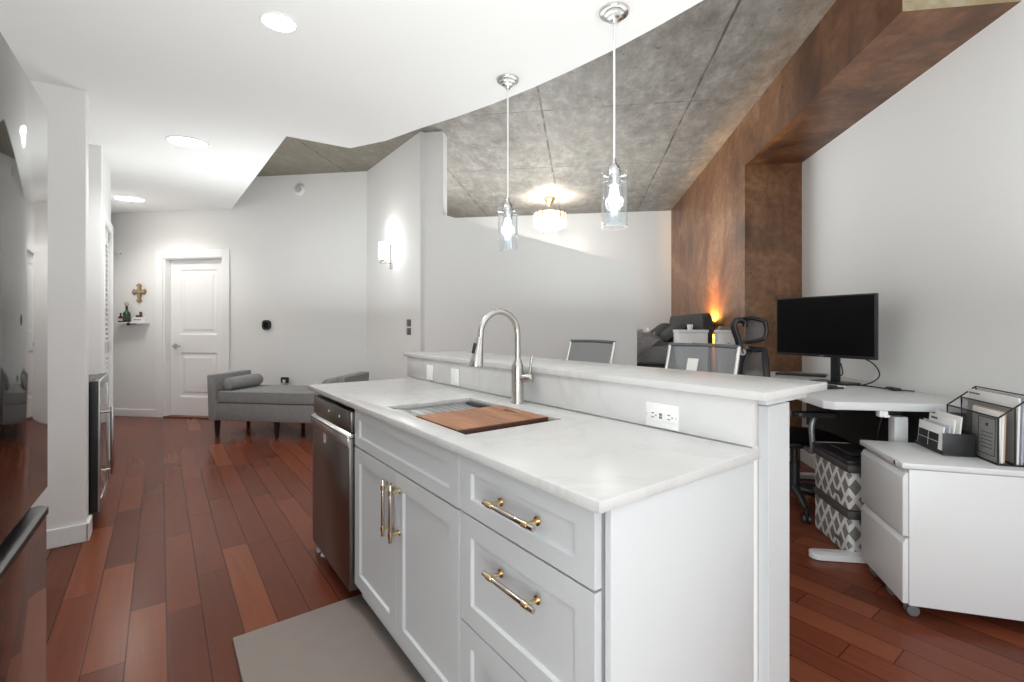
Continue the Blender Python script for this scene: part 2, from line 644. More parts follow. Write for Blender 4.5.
# bare slab, in building-grid coordinates
struct('ceiling_slab', box(new(), (-8.5, -0.6, ZC), (A_RIGHT + 0.1, B_END + 0.2, ZC + 0.2)), CONC, 'bare grey concrete slab ceiling', True)

# wall with the door (grid), opening a -5.60..-4.70
bm = new()
box(bm, (-7.2, B_DOOR, 0), (-5.60, B_DOOR + 0.14, ZC))
box(bm, (-4.70, B_DOOR, 0), (-2.60, B_DOOR + 0.14, ZC))
box(bm, (-5.60, B_DOOR, 2.175), (-4.70, B_DOOR + 0.14, ZC))
struct('wall_back', bm, WALL, 'white far wall with a closed door', True)

# wall with the sconce, runs with the island (x = 2.1)
struct('wall_sconce', prism(new(), [(2.10, 4.36), (2.10, 6.0), (2.24, 6.0), (2.24, 4.36)], 0, ZC), WALL, 'grey shaded wall with the lit sconce')
# column and sloping partition, one plane facing the kitchen
bm = new()
pc = [(-1.595, 0), (0.527, 0), (0.527, 1.809), (-1.372, 2.362), (-1.372, ZC), (-1.595, ZC)]
Mw = Matrix.Translation((0, 4.74, 0)) @ Matrix.Rotation(PI / 2, 4, 'X')
prism(bm, pc, 0, 0.14, Mw)
struct('wall_partition', bm, WALL, 'white partition wall with sloping top', True)

struct('wall_bedroom', box(new(), (-2.6, B_END, 0), (A_RIGHT, B_END + 0.12, ZC)), WALL, 'white bedroom end wall', True)
struct('wall_right', box(new(), (A_RIGHT, -0.6, 0), (A_RIGHT + 0.12, B_END, ZC)), WALL, 'white wall beside the desk', True)
bm = new()
pb = [(2.5, 2.745), (2.5, ZC), (B_END, ZC), (B_END, 0), (B_COL, 0), (B_COL, 2.745)]
Mb = Matrix(((0, 0, 1, A_BEAM), (1, 0, 0, 0), (0, 1, 0, 0), (0, 0, 0, 1)))
prism(bm, pb, 0.0, A_RIGHT - A_BEAM, Mb)
ob = struct('beam', bm, [BROWN, LITTANC], 'brown stained concrete beam and column', True)
for p in ob.data.polygons:
    if p.normal.y < -0.9 and abs(p.center.y - 2.5) < 0.05:
        p.material_index = 1  # near end face coloured lighter, as if more light fell on it
struct('floor_platform', box(new(), (-1.9, 4.86, 0.001), (A_BEAM, B_END, 0.52)), FLOORM, 'raised wooden bedroom floor behind the partition', True)
struct('wall_bedside', box(new(), (-2.62, 5.9, 0), (-2.5, B_END, ZC)), WALL, 'white bedroom side wall', True)

# kitchen side: left wall, pillar, niche for the drinks cooler, closet wall
struct('wall_left', box(new(), (-1.16, -1.4, 0), (-1.04, 9.2, 2.95)), WALL, 'white wall behind the refrigerator')
struct('wall_pillar', box(new(), (-1.04, 3.66, 0), (-0.345, 3.80, 2.95), 0.004), WALL, 'white wall end beside the refrigerator')
bm = new()
# closet wall with louvred door opening y 4.96..5.70, z 0..2.08
box(bm, (-0.49, 4.88, 0), (-0.37, 4.96, 2.95))
box(bm, (-0.49, 5.72, 0), (-0.37, 5.80, 2.95))
box(bm, (-0.49, 4.96, 2.10), (-0.37, 5.72, 2.95))
box(bm, (-1.04, 4.88, 0), (-0.49, 4.94, 2.95))
struct('wall_closet', bm, WALL, 'white wall around the louvered closet door')
struct('wall_hall', box(new(), (-1.04, 5.80, 0), (-0.55, 9.2, 2.95)), WALL, 'white hall wall past the louvered closet door')

# baseboards
bm = new()
box(bm, (-7.0, B_DOOR - 0.016, 0), (-5.70, B_DOOR, 0.10), 0.004)
box(bm, (-4.60, B_DOOR - 0.016, 0), (-2.72, B_DOOR, 0.10), 0.004)
struct('baseboard_back', bm, TRIM, 'white baseboard below the far wall', True)
struct('baseboard_right', box(new(), (A_RIGHT - 0.016, -0.6, 0), (A_RIGHT, B_COL, 0.11), 0.004), TRIM, 'white baseboard below the desk wall', True)
bm = new()
box(bm, (-1.0, 3.643, 0), (-0.33, 3.66, 0.105), 0.005)
box(bm, (-0.345, 3.643, 0), (-0.328, 3.80, 0.105), 0.005)
struct('baseboard_left', bm, TRIM, 'white baseboard around the wall end')

# ------------------------------------------------------------------ doors
# hinged door in the far wall
bm = new()
for lo, hi in (((-5.705, B_DOOR - 0.02, 0), (-5.60, B_DOOR, 2.255)), ((-4.70, B_DOOR - 0.02, 0), (-4.60, B_DOOR, 2.255)),
               ((-5.60, B_DOOR - 0.02, 2.155), (-4.70, B_DOOR, 2.255)),
               ((-5.60, B_DOOR - 0.005, 0), (-5.572, B_DOOR + 0.14, 2.165)), ((-4.722, B_DOOR - 0.005, 0), (-4.70, B_DOOR + 0.14, 2.165)),
               ((-5.572, B_DOOR - 0.005, 2.142), (-4.722, B_DOOR + 0.14, 2.165))):
    box(bm, lo, hi, 0.004)
casing = struct('door_1', bm, TRIM, 'white paneled door in the far wall', True)


def panel_front(bm, w, h, t, rects, rec=0.008, slope=0.008, M=None, bev=0.0015, raised=0.0):
    """slab x 0..w, y 0..t, z 0..h with its front at y = 0 and inset panels"""
    xs = sorted({0, w} | {r[0] for r in rects} | {r[2] for r in rects})
    zs = sorted({0, h} | {r[1] for r in rects} | {r[3] for r in rects})
    tmp = bmesh.new()
    inside = lambda x, z: any(r[0] <= x <= r[2] and r[1] <= z <= r[3] for r in rects)
    for i in range(len(xs) - 1):
        for j in range(len(zs) - 1):
            if not inside((xs[i] + xs[i + 1]) / 2, (zs[j] + zs[j + 1]) / 2):
                box(tmp, (xs[i], 0, zs[j]), (xs[i + 1], t, zs[j + 1]))
    bmesh.ops.remove_doubles(tmp, verts=tmp.verts, dist=1e-5)
    for x0, z0, x1, z1 in rects:
        o = [(x0, 0, z0), (x1, 0, z0), (x1, 0, z1), (x0, 0, z1)]
        s = slope
        i_ = [(x0 + s, rec, z0 + s), (x1 - s, rec, z0 + s), (x1 - s, rec, z1 - s), (x0 + s, rec, z1 - s)]
        ov = [tmp.verts.new(p) for p in o]
        iv = [tmp.verts.new(p) for p in i_]
        for k in range(4):
            tmp.faces.new((ov[k], ov[(k + 1) % 4], iv[(k + 1) % 4], iv[k]))
        if raised:
            m = 0.035
            jv = [tmp.verts.new(p) for p in ((x0 + s + m, rec, z0 + s + m), (x1 - s - m, rec, z0 + s + m), (x1 - s - m, rec, z1 - s - m), (x0 + s + m, rec, z1 - s - m))]
            m2 = m + 0.02
            kv = [tmp.verts.new(p) for p in ((x0 + s + m2, rec - raised, z0 + s + m2), (x1 - s - m2, rec - raised, z0 + s + m2), (x1 - s - m2, rec - raised, z1 - s - m2), (x0 + s + m2, rec - raised, z1 - s - m2))]
            for k in range(4):
                tmp.faces.new((iv[k], iv[(k + 1) % 4], jv[(k + 1) % 4], jv[k]))
                tmp.faces.new((jv[k], jv[(k + 1) % 4], kv[(k + 1) % 4], kv[k]))
            tmp.faces.new(kv)
        else:
            tmp.faces.new(iv)
    box(tmp, (0.001, rec + 0.002, 0.001), (w - 0.001, t, h - 0.001))
    absorb(bm, tmp, M)
    return bm


bm = new()
panel_front(bm, 0.846, 2.12, 0.04, [(0.14, 1.10, 0.706, 1.99), (0.14, 0.25, 0.706, 0.86)], 0.012, 0.02, raised=0.007)
leaf = build('door_leaf', bm, TRIM, casing, flat=True)
leaf.location = (-5.570, B_DOOR + 0.085, 0.018)
bm = new()
cyl(bm, (0.075, 0.0, 0.95), (0.075, -0.012, 0.95), 0.030, n=20)
cyl(bm, (0.075, -0.012, 0.95), (0.075, -0.05, 0.95), 0.010, n=12)
tube(bm, smooth_pts([(0.075, -0.05, 0.95), (0.11, -0.052, 0.952), (0.185, -0.045, 0.945)]), 0.009)
build('door_handle', bm, NICKEL, leaf)['label'] = 'brushed nickel lever handle'
struct('trim_1', box(new(), (-5.60, B_DOOR - 0.01, 0.0), (-4.70, B_DOOR + 0.14, 0.016), 0.003), simple('threshold_wood', (0.16, 0.06, 0.03), 0.4), 'brown wooden threshold of the far door', True)

# louvred closet door (faces +x)
bm = new()
for lo, hi in (((-0.375, 4.885, 0), (-0.352, 4.962, 2.17)), ((-0.375, 5.718, 0), (-0.352, 5.795, 2.17)), ((-0.375, 4.962, 2.095), (-0.352, 5.718, 2.17))):
    box(bm, lo, hi, 0.004)
casing2 = struct('door_2', bm, TRIM, 'white louvered closet door in the hall')
for k in range(2):
    y0 = 4.966 + k * 0.376
    bm = new()
    for lo, hi in (((-0.41, y0, 0.02), (-0.38, y0 + 0.05, 2.09)), ((-0.41, y0 + 0.322, 0.02), (-0.38, y0 + 0.372, 2.09)),
                   ((-0.41, y0, 0.02), (-0.38, y0 + 0.372, 0.14)), ((-0.41, y0, 1.0), (-0.38, y0 + 0.372, 1.09)), ((-0.41, y0, 2.0), (-0.38, y0 + 0.372, 2.09))):
        box(bm, lo, hi, 0.002)
    for z0, z1 in ((0.14, 1.0), (1.09, 2.0)):
        nsl = int((z1 - z0) / 0.042)
        for i in range(nsl):
            z = z0 + (i + 0.5) * (z1 - z0) / nsl
            box(bm, (-0.022, y0 + 0.05, -0.003), (0.022, y0 + 0.322, 0.003), M=Matrix.Translation((-0.395, 0, z)) @ Matrix.Rotation(math.radians(48), 4, 'Y'))
    build('louver_leaf', bm, TRIM, casing2, flat=True)
bm = new()
cyl(bm, (-0.37, 5.77, 1.93), (-0.30, 5.77, 1.93), 0.007, n=10)
cyl(bm, (-0.30, 5.77, 1.93), (-0.292, 5.77, 1.93), 0.012, n=10)
tag(build('wall_hook', bm, NICKEL), 'small metal hook high on the wall beside louvered door', 'hook')

# ------------------------------------------------------------------ island
XF, YN, YF = 0.66, 0.612, 2.785
ZT, TH = 0.914, 0.0245
ISL = -PI / 2                                                # fronts face -x


def bar_pull(parent, p0, p1, out, mat_bar=PEWTER):
    """a bar handle from p0 to p1 standing off along vector out; posts gold"""
    p0, p1, out = Vector(p0), Vector(p1), Vector(out)
    d = (p1 - p0)
    b = cyl(new(), p0 + out, p1 + out, 0.0065, n=16, bev=0.001)
    h = build('handle', b, mat_bar, parent)
    h['label'] = 'gold and steel bar handle'
    for f in (0.14, 0.86):
        pm = new()
        q = p0 + d * f
        cyl(pm, q + out * 0.0, q + out * 0.12, 0.0105, n=16)
        cyl(pm, q + out * 0.1, q + out, 0.0055, n=12)
        cyl(pm, q + out - d.normalized() * 0.009, q + out + d.normalized() * 0.009, 0.0085, n=16)
        build('post', pm, GOLD, h)
    return h


# drawer unit: origin at far edge of its front, local x towards the camera end, y into the unit
dy0, dy1 = 1.156, 0.640
W = dy0 - dy1
t = thing('drawer_cabinet', 'pale grey three-drawer cabinet at the near end of the island', 'cabinet', (0.70, dy0, 0), ISL)
bm = new()
box(bm, (0.002, 0.012, 0.055), (W + 0.004, 0.56, 0.889))
box(bm, (0.002, 0.075, 0.0), (W + 0.004, 0.56, 0.055))
build('carcass', bm, CAB, t, flat=True)
bm = new()
box(bm, (W + 0.006, 0.0, 0.0), (W + 0.022, 0.558, 0.889), 0.0015)
build('end_panel', bm, CAB, t)
for z0, z1, hz in ((0.7275, 0.884, 0.808), (0.425, 0.7215, 0.632), (0.125, 0.419, 0.335)):
    bm = new()
    fw = 0.055
    panel_front(bm, W - 0.004, z1 - z0, 0.02, [(fw, fw if z1 - z0 > 0.2 else 0.042, W - 0.004 - fw, z1 - z0 - (fw if z1 - z0 > 0.2 else 0.042))], 0.009, 0.004)
    d = build('drawer', bm, CAB, t, (0.003, -0.022, z0), flat=True)
    c = (W - 0.004) / 2 + 0.015
    bar_pull(d, (c - 0.098, 0, hz - z0), (c + 0.098, 0, hz - z0), (0, -0.036, 0))

sy0, sy1 = 2.056, 1.160
W2 = sy0 - sy1
t = thing('sink_cabinet', 'pale grey two-door cabinet under the sink', 'cabinet', (0.70, sy0, 0), ISL)
bm = new()
box(bm, (0.0, 0.012, 0.055), (W2, 0.03, 0.889))
box(bm, (0.0, 0.018, 0.11), (0.018, 0.56, 0.889))
box(bm, (W2 - 0.018, 0.018, 0.11), (W2, 0.56, 0.889))
box(bm, (0.0, 0.018, 0.11), (W2, 0.56, 0.13))
box(bm, (0.0, 0.075, 0.0), (W2, 0.56, 0.11))
build('carcass', bm, CAB, t, flat=True)
bm = new()
panel_front(bm, W2 - 0.006, 0.158, 0.02, [(0.055, 0.042, W2 - 0.061, 0.116)], 0.009, 0.004)
build('drawer_front', bm, CAB, t, (0.003, -0.022, 0.7265), flat=True)
dw = (W2 - 0.006) / 2 - 0.0015
for k in range(2):
    bm = new()
    panel_front(bm, dw, 0.5945, 0.02, [(0.057, 0.057, dw - 0.057, 0.5375)], 0.009, 0.004)
    d = build('door', bm, CAB, t, (0.003 + k * (dw + 0.003), -0.022, 0.125), flat=True)
    hx = dw - 0.03 if k == 0 else 0.036
    bar_pull(d, (hx, 0, 0.362), (hx, 0, 0.565), (0, -0.036, 0))

# dishwasher
t = thing('dishwasher', 'dark stainless dishwasher built into the far end of the island', 'dishwasher', (0.672, 2.690, 0), ISL)
W3 = 0.622
bm = new()
box(bm, (0.004, 0.03, 0.13), (W3 - 0.004, 0.56, 0.872), 0.003)
box(bm, (0.01, 0.07, 0.012), (W3 - 0.01, 0.56, 0.13))
build('body', bm, DARKGAP, t)
bm = new()
box(bm, (0, -0.012, 0.085), (W3, 0.028, 0.752), 0.004)
build('door', bm, DWSTEEL, t)
bm = new()
prism(bm, [(-0.02, 0.752), (0.028, 0.752), (0.028, 0.772), (-0.004, 0.772), (-0.02, 0.762)], 0.0, W3, Matrix(((0, 0, 1, 0), (1, 0, 0, 0), (0, 1, 0, 0), (0, 0, 0, 1))), 0.002)
box(bm, (0, -0.020, 0.712), (W3, -0.010, 0.756), 0.003)
o = build('handle_lip', bm, DWLIP, t)
o['label'] = 'bright steel pocket handle lip'
bm = new()
box(bm, (0, -0.006, 0.776), (W3, 0.03, 0.868), 0.005)
cp = build('control_panel', bm, DWSTEEL, t)
for i in range(2):
    bm = cyl(new(), (0.29 + i * 0.17, -0.006, 0.825), (0.29 + i * 0.17, -0.0085, 0.825), 0.006, n=14)
    build('indicator', bm, WHITE, cp)
for x in (0.03,):
    bm2 = new()
    cyl(bm2, (x, 0.045, 0.0), (x, 0.045, 0.022), 0.022, 0.016, n=16)
    cyl(bm2, (x, 0.045, 0.022), (x, 0.045, 0.13), 0.010, n=12)
    build('levelling_foot', bm2, WHITE, t)
bm = new()
box(bm, (0.215, -0.0135, 0.660), (0.255, -0.0118, 0.705))
build('sticker', bm, simple('silver_sticker', (0.6, 0.6, 0.6), 0.3), t)

tag(build('end_panel_board', box(new(), (0.69, 2.705, 0), (1.262, 2.745, 0.889), 0.002), CAB), 'pale grey panel closing the far end of the island', 'panel')

# countertop with sink cut-out
SX0, SX1, SY0, SY1 = 0.745, 1.145, 1.234, 1.863


def slab_with_hole(lo, hi, hlo, hhi, z0, z1):
    bm = new()
    o = [(lo[0], lo[1]), (hi[0], lo[1]), (hi[0], hi[1]), (lo[0], hi[1])]
    i = [(hlo[0], hlo[1]), (hhi[0], hlo[1]), (hhi[0], hhi[1]), (hlo[0], hhi[1])]
    vs = {}
    for nm, pts in (('o', o), ('i', i)):
        for z in (z0, z1):
            vs[nm, z] = [bm.verts.new((x, y, z)) for x, y in pts]
    for k in range(4):
        k2 = (k + 1) % 4
        for z in (z0, z1):
            bm.faces.new((vs['o', z][k], vs['o', z][k2], vs['i', z][k2], vs['i', z][k]))
        bm.faces.new((vs['o', z0][k], vs['o', z0][k2], vs['o', z1][k2], vs['o', z1][k]))
        bm.faces.new((vs['i', z0][k], vs['i', z0][k2], vs['i', z1][k2], vs['i', z1][k]))
    bmesh.ops.recalc_face_normals(bm, faces=bm.faces)
    es = [e for e in bm.edges if len(e.link_faces) == 2 and e.calc_face_angle() > 0.5]
    bmesh.ops.bevel(bm, geom=es, offset=0.003, segments=2, profile=0.5, affect='EDGES')
    return bm


tag(build('countertop', slab_with_hole((XF, YN), (1.283, YF), (SX0, SY0), (SX1, SY1), ZT - TH, ZT), QUARTZ),
    'white veined quartz island countertop around the sink', 'countertop')

# knee wall, end post, backsplash, bar top
struct('wall_bar', box(new(), (1.312, 0.650, 0), (1.462, 2.86, 1.020)), WALL, 'white half wall carrying the bar top')
bm = new()
box(bm, (1.343, 0.620, 0), (1.472, 0.648, 1.0215), 0.0015)
struct('trim_2', bm, CAB, 'pale grey end post of the bar')
bm = new()
box(bm, (1.2845, 0.632, ZT + 0.001), (1.3105, 2.86, 1.0435), 0.0015)
tag(build('backsplash', bm, QUARTZ), 'white quartz backsplash strip behind the sink', 'backsplash')
bm = new()
box(bm, (1.352, 0.628, 1.0220), (1.612, 2.865, 1.0440), 0.002)
build_up = bm
t = thing('breakfast_bar', 'long raised white quartz bar counter above the backsplash', 'bar counter', (0, 0, 0))
build('slab', box(new(), (1.272, 0.592, 1.0445), (1.668, 2.895, 1.0690), 0.003), QUARTZ, t)
build('support_strip', build_up, WHITEM, t)


def wall_plate(name, label, cat, M, w, h, kind, mat=WHITE, group=None):
    """plate in local x-z plane, front towards -y"""
    root = thing(name, label, cat, group=group)
    root.matrix_world = M
    bm = new()
    box(bm, (-w / 2, -0.006, -h / 2), (w / 2, 0, h / 2), 0.002)
    build('plate', bm, mat, root)
    if kind == 'outlet':
        bm = new()
        box(bm, (-0.0525, -0.0085, -0.018), (0.0525, -0.005, 0.018), 0.002)
        fc = build('socket_face', bm, mat, root)
        for s in (-1, 1):
            bm = new()
            for dz, hh in ((0.0065, 0.0016), (-0.0065, 0.0016)):
                box(bm, (s * 0.030 - 0.005, -0.0092, dz - hh), (s * 0.030 + 0.005, -0.008, dz + hh))
            cyl(bm, (s * 0.030 + 0.012, -0.008, 0), (s * 0.030 + 0.012, -0.0092, 0), 0.0025, n=10)
            build('slots', bm, GREYPL, fc)
        bm = new()
        box(bm, (-0.005, -0.0095, -0.0085), (0.005, -0.008, -0.001))
        box(bm, (-0.005, -0.0095, 0.001), (0.005, -0.008, 0.0085))
        build('test_buttons', bm, GREYPL, fc)
    elif kind == 'rocker':
        bm = new()
        box(bm, (-0.017, -0.010, -0.033), (0.017, -0.004, 0.033), 0.002)
        build('rocker', bm, mat, root)
    for s in (-1, 1):
        bm = new()
        p = (s * (w / 2 - 0.008), 0) if w > h else (0, s * (h / 2 - 0.008))
        cyl(bm, (p[0], -0.006, p[1]), (p[0], -0.0072, p[1]), 0.003, n=10)
        build('screw', bm, GREYPL if mat is not WHITE else STEEL, root)
    return root


face_mx = Matrix.Rotation(-PI / 2, 4, 'Z')                    # local -y -> world -x
wall_plate('wall_outlet', 'white outlet plate on the backsplash near the bar post', 'outlet', Matrix.Translation((1.2845, 0.921, 0.957)) @ face_mx, 0.122, 0.078, 'outlet')
wall_plate('light_switch', 'white rocker switch at the far end of the backsplash', 'switch', Matrix.Translation((1.2845, 2.535, 0.966)) @ face_mx, 0.076, 0.088, 'rocker')
wall_plate('light_switch', 'white switch plate on the backsplash closest behind the faucet', 'switch', Matrix.Translation((1.2845, 2.235, 0.966)) @ face_mx, 0.085, 0.088, 'rocker')

# sink
t = thing('kitchen_sink', 'undermount stainless workstation sink in the island', 'sink', ((SX0 + SX1) / 2, (SY0 + SY1) / 2, 0.66))
bm = new()
hx, hy = (SX1 - SX0) / 2 - 0.004, (SY1 - SY0) / 2 - 0.004
zt = ZT - TH - 0.66 - 0.001
o = rounded_rect(2 * hx + 0.05, 2 * hy + 0.05, 0.03)
rings = []
for w_, h_, r_, z_ in ((2 * hx + 0.05, 2 * hy + 0.05, 0.03, zt), (2 * hx, 2 * hy, 0.02, zt), (2 * hx, 2 * hy, 0.02, zt - 0.004), (2 * hx - 0.05, 2 * hy - 0.05, 0.02, zt - 0.004), (2 * hx - 0.03, 2 * hy - 0.03, 0.02, 0.02), (2 * hx - 0.07, 2 * hy - 0.07, 0.02, 0.0)):
    rings.append([bm.verts.new((x, y, z_)) for x, y in rounded_rect(w_, h_, r_)])
for a, b in zip(rings, rings[1:]):
    for k in range(len(a)):
        bm.faces.new((a[k], a[(k + 1) % len(a)], b[(k + 1) % len(a)], b[k]))
bm.faces.new(rings[-1])
build('basin', bm, STEEL, t)
bm = new()
lathe(bm, [(0.0, 0.004), (0.03, 0.004), (0.045, 0.006), (0.05, 0.001)], 24)
build('drain', bm, CHROME, t)
zb = ZT - TH - 0.0045
# roll-up rack resting on the ledge (far half) and the cutting board (near half)
t = thing('sink_tray', 'flat steel tray across the far half of the sink', 'tray', ((SX0 + SX1) / 2, 1.715, zb))
bm = new()
box(bm, (-0.150, -0.090, 0.0015), (0.186, 0.134, 0.010), 0.003)
box(bm, (-0.186, -0.090, 0.0015), (-0.150, 0.134, 0.018), 0.003)
build('tray', bm, STEEL, t)
bm = new()
for i in range(9):
    x = -0.13 + i * 0.036
    box(bm, (x, -0.085, 0.010), (x + 0.005, 0.128, 0.0125), 0.001)
build('ridges', bm, STEEL, t)
bm = new()
box(bm, (0.150, -0.085, 0.0102), (0.184, 0.10, 0.020), 0.002)
build('rim_bar', bm, BLACK, t)
t = thing('cutting_board', 'reddish wooden cutting board lying across the near half of the sink', 'cutting board', ((SX0 + SX1) / 2, 1.455, zb))
L = 0.302
bm = new()
hxb = 0.188
# board with a slot near its back corner, built from strips round the slot
sx0, sx1, syy0, syy1 = 0.135, 0.155, -0.02, 0.06
for lo, hi in (((-hxb, -L / 2, 0.0015), (sx0, L / 2, 0.028)), ((sx1, -L / 2, 0.0015), (hxb, L / 2, 0.028)), ((sx0, -L / 2, 0.0015), (sx1, syy0, 0.028)), ((sx0, syy1, 0.0015), (sx1, L / 2, 0.028))):
    box(bm, lo, hi)
bmesh.ops.remove_doubles(bm, verts=bm.verts, dist=1e-5)
build('board', bm, BOARD, t, flat=True)
build('end_strip', box(new(), (-hxb, -L / 2 - 0.006, 0.0015), (hxb, -L / 2 - 0.0002, 0.027), 0.001), BOARDEND, t)
build('slot_lining', box(new(), (sx0, syy0, 0.0015), (sx1, syy1, 0.010)), BOARDEND, t)

# faucet
t = thing('faucet', 'brushed nickel pull-down kitchen faucet with a high arc', 'faucet', (1.225, 1.604, ZT))
bm = new()
lathe(bm, [(0, 0), (0.028, 0), (0.028, 0.006), (0.0255, 0.010), (0.0255, 0.150), (0.024, 0.163), (0.018, 0.176), (0.016, 0.188), (0.0, 0.188)], 28)
build('body', bm, NICKEL, t)
pts = [(0, 0, 0.185), (0, 0, 0.27)]
for k in range(0, 15):
    a = PI * k / 14 * 1.02
    pts.append((-0.094 + 0.094 * math.cos(a), 0, 0.292 + 0.097 * math.sin(a)))
pts.append((-0.192, 0, 0.275))
bm = new()
tube(bm, smooth_pts(pts, 3), 0.0125, 16)
sp = build('spout', bm, NICKEL, t)
bm = new()
M = Matrix.Translation((-0.192, 0, 0.278)) @ Matrix.Rotation(math.radians(9), 4, 'Y') @ Matrix.Rotation(PI, 4, 'X')
lathe(bm, [(0, 0), (0.0150, 0), (0.017, 0.02), (0.018, 0.03), (0.025, 0.085), (0.029, 0.105), (0.0285, 0.112), (0.022, 0.115), (0, 0.114)], 24, M)
hd = build('spray_head', bm, NICKEL, t)
bm = new()
box(bm, (-0.0255, -0.008, -0.066), (-0.016, 0.008, -0.022), 0.004, M=Matrix.Translation((-0.1875, 0, 0.278)) @ Matrix.Rotation(math.radians(14), 4, 'Y'))
build('button', bm, BLACK, hd)
bm = new()
hdv = Vector((0.45, -0.89, 0)).normalized()
cyl(bm, hdv * 0.02 + Vector((0, 0, 0.108)), hdv * 0.072 + Vector((0, 0, 0.108)), 0.019, n=24, bev=0.004)
cyl(bm, hdv * 0.056 + Vector((0, 0, 0.12)), hdv * 0.068 + Vector((0, 0, 0.205)), 0.0055, 0.0065, n=14)
build('lever', bm, NICKEL, t)

# mat
bm = new()
prism(bm, [(0.228, -0.4), (0.745, -0.4), (0.745, 2.150), (0.228, 2.150)], 0.0008, 0.016, bev=0.005)
tag(build('floor_mat', bm, MATM), 'taupe cushioned mat on the floor along the island', 'mat')

# ------------------------------------------------------------------ refrigerator
t = thing('refrigerator', 'tall black stainless refrigerator with glossy doors', 'refrigerator', (-0.246, 0.706, 0), PI / 2 - 0.026)
# local x runs towards +Y, local -y faces +x (front)
WR = 0.914
bm = new()
box(bm, (0.004, 0.065, 0.03), (WR - 0.004, 0.76, 1.772), 0.004)
for x in (0.06, WR - 0.06):
    for y in (0.12, 0.70):
        cyl(bm, (x, y, 0), (x, y, 0.04), 0.025, n=16)
build('body', bm, FRIDGED, t)
for k in range(2):
    x0 = k * (WR / 2 + 0.002)
    bm = new()
    box(bm, (x0, 0, 0.845), (x0 + WR / 2 - 0.002, 0.06, 1.78), 0.004)
    build('door', bm, FRIDGE, t)
bm = new()
box(bm, (0, 0.002, 0.06), (WR, 0.06, 0.790), 0.004)
fd = build('freezer_drawer', bm, FRIDGE, t)
bm = new()
prism(bm, [(-0.001, 0.782), (0.05, 0.782), (0.05, 0.80), (0.012, 0.803), (-0.001, 0.797)], 0, WR, Matrix(((0, 0, 1, 0), (1, 0, 0, 0), (0, 1, 0, 0), (0, 0, 0, 1))))
build('handle_edge', bm, BLACKM, fd)
bm = new()
box(bm, (0.004, 0.03, 0.80), (WR - 0.004, 0.066, 0.846))
build('handle_recess', bm, DARKGAP, t)

# drinks cooler in the niche
t = thing('beverage_cooler', 'undercounter drinks cooler with steel door and long bar handle', 'cooler', (-0.302, 3.83, 0), PI / 2)
WB = 0.60
bm = new()
box(bm, (0.004, 0.046, 0.09), (WB - 0.004, 0.62, 0.900), 0.003)
box(bm, (0.03, 0.10, 0.0), (WB - 0.03, 0.62, 0.09))
build('body', bm, BLACK, t)
bm = new()
box(bm, (0, 0.004, 0.10), (WB, 0.043, 0.905), 0.003)
dr = build('door', bm, BLACK, t)
bm = new()
for lo, hi in (((0, -0.006, 0.10), (0.06, 0.0035, 0.905)), ((WB - 0.06, -0.006, 0.10), (WB, 0.0035, 0.905)), ((0.06, -0.006, 0.10), (WB - 0.06, 0.0035, 0.155)), ((0.06, -0.006, 0.85), (WB - 0.06, 0.0035, 0.905))):
    box(bm, lo, hi, 0.002)
build('door_frame', bm, STEEL, dr)
build('door_glass', box(new(), (0.06, -0.002, 0.155), (WB - 0.06, 0.0035, 0.85)), simple('smoked_cooler_glass', (0.25, 0.27, 0.29), 0.06, 0.6), dr)
bm = new()
cyl(bm, (0.24, -0.048, 0.27), (0.24, -0.048, 0.71), 0.010, n=16, bev=0.002)
for z in (0.30, 0.68):
    cyl(bm, (0.24, -0.048, z), (0.24, -0.003, z), 0.008, n=12)
build('handle', bm, CHROME, dr)

# ------------------------------------------------------------------ hanging and ceiling lamps


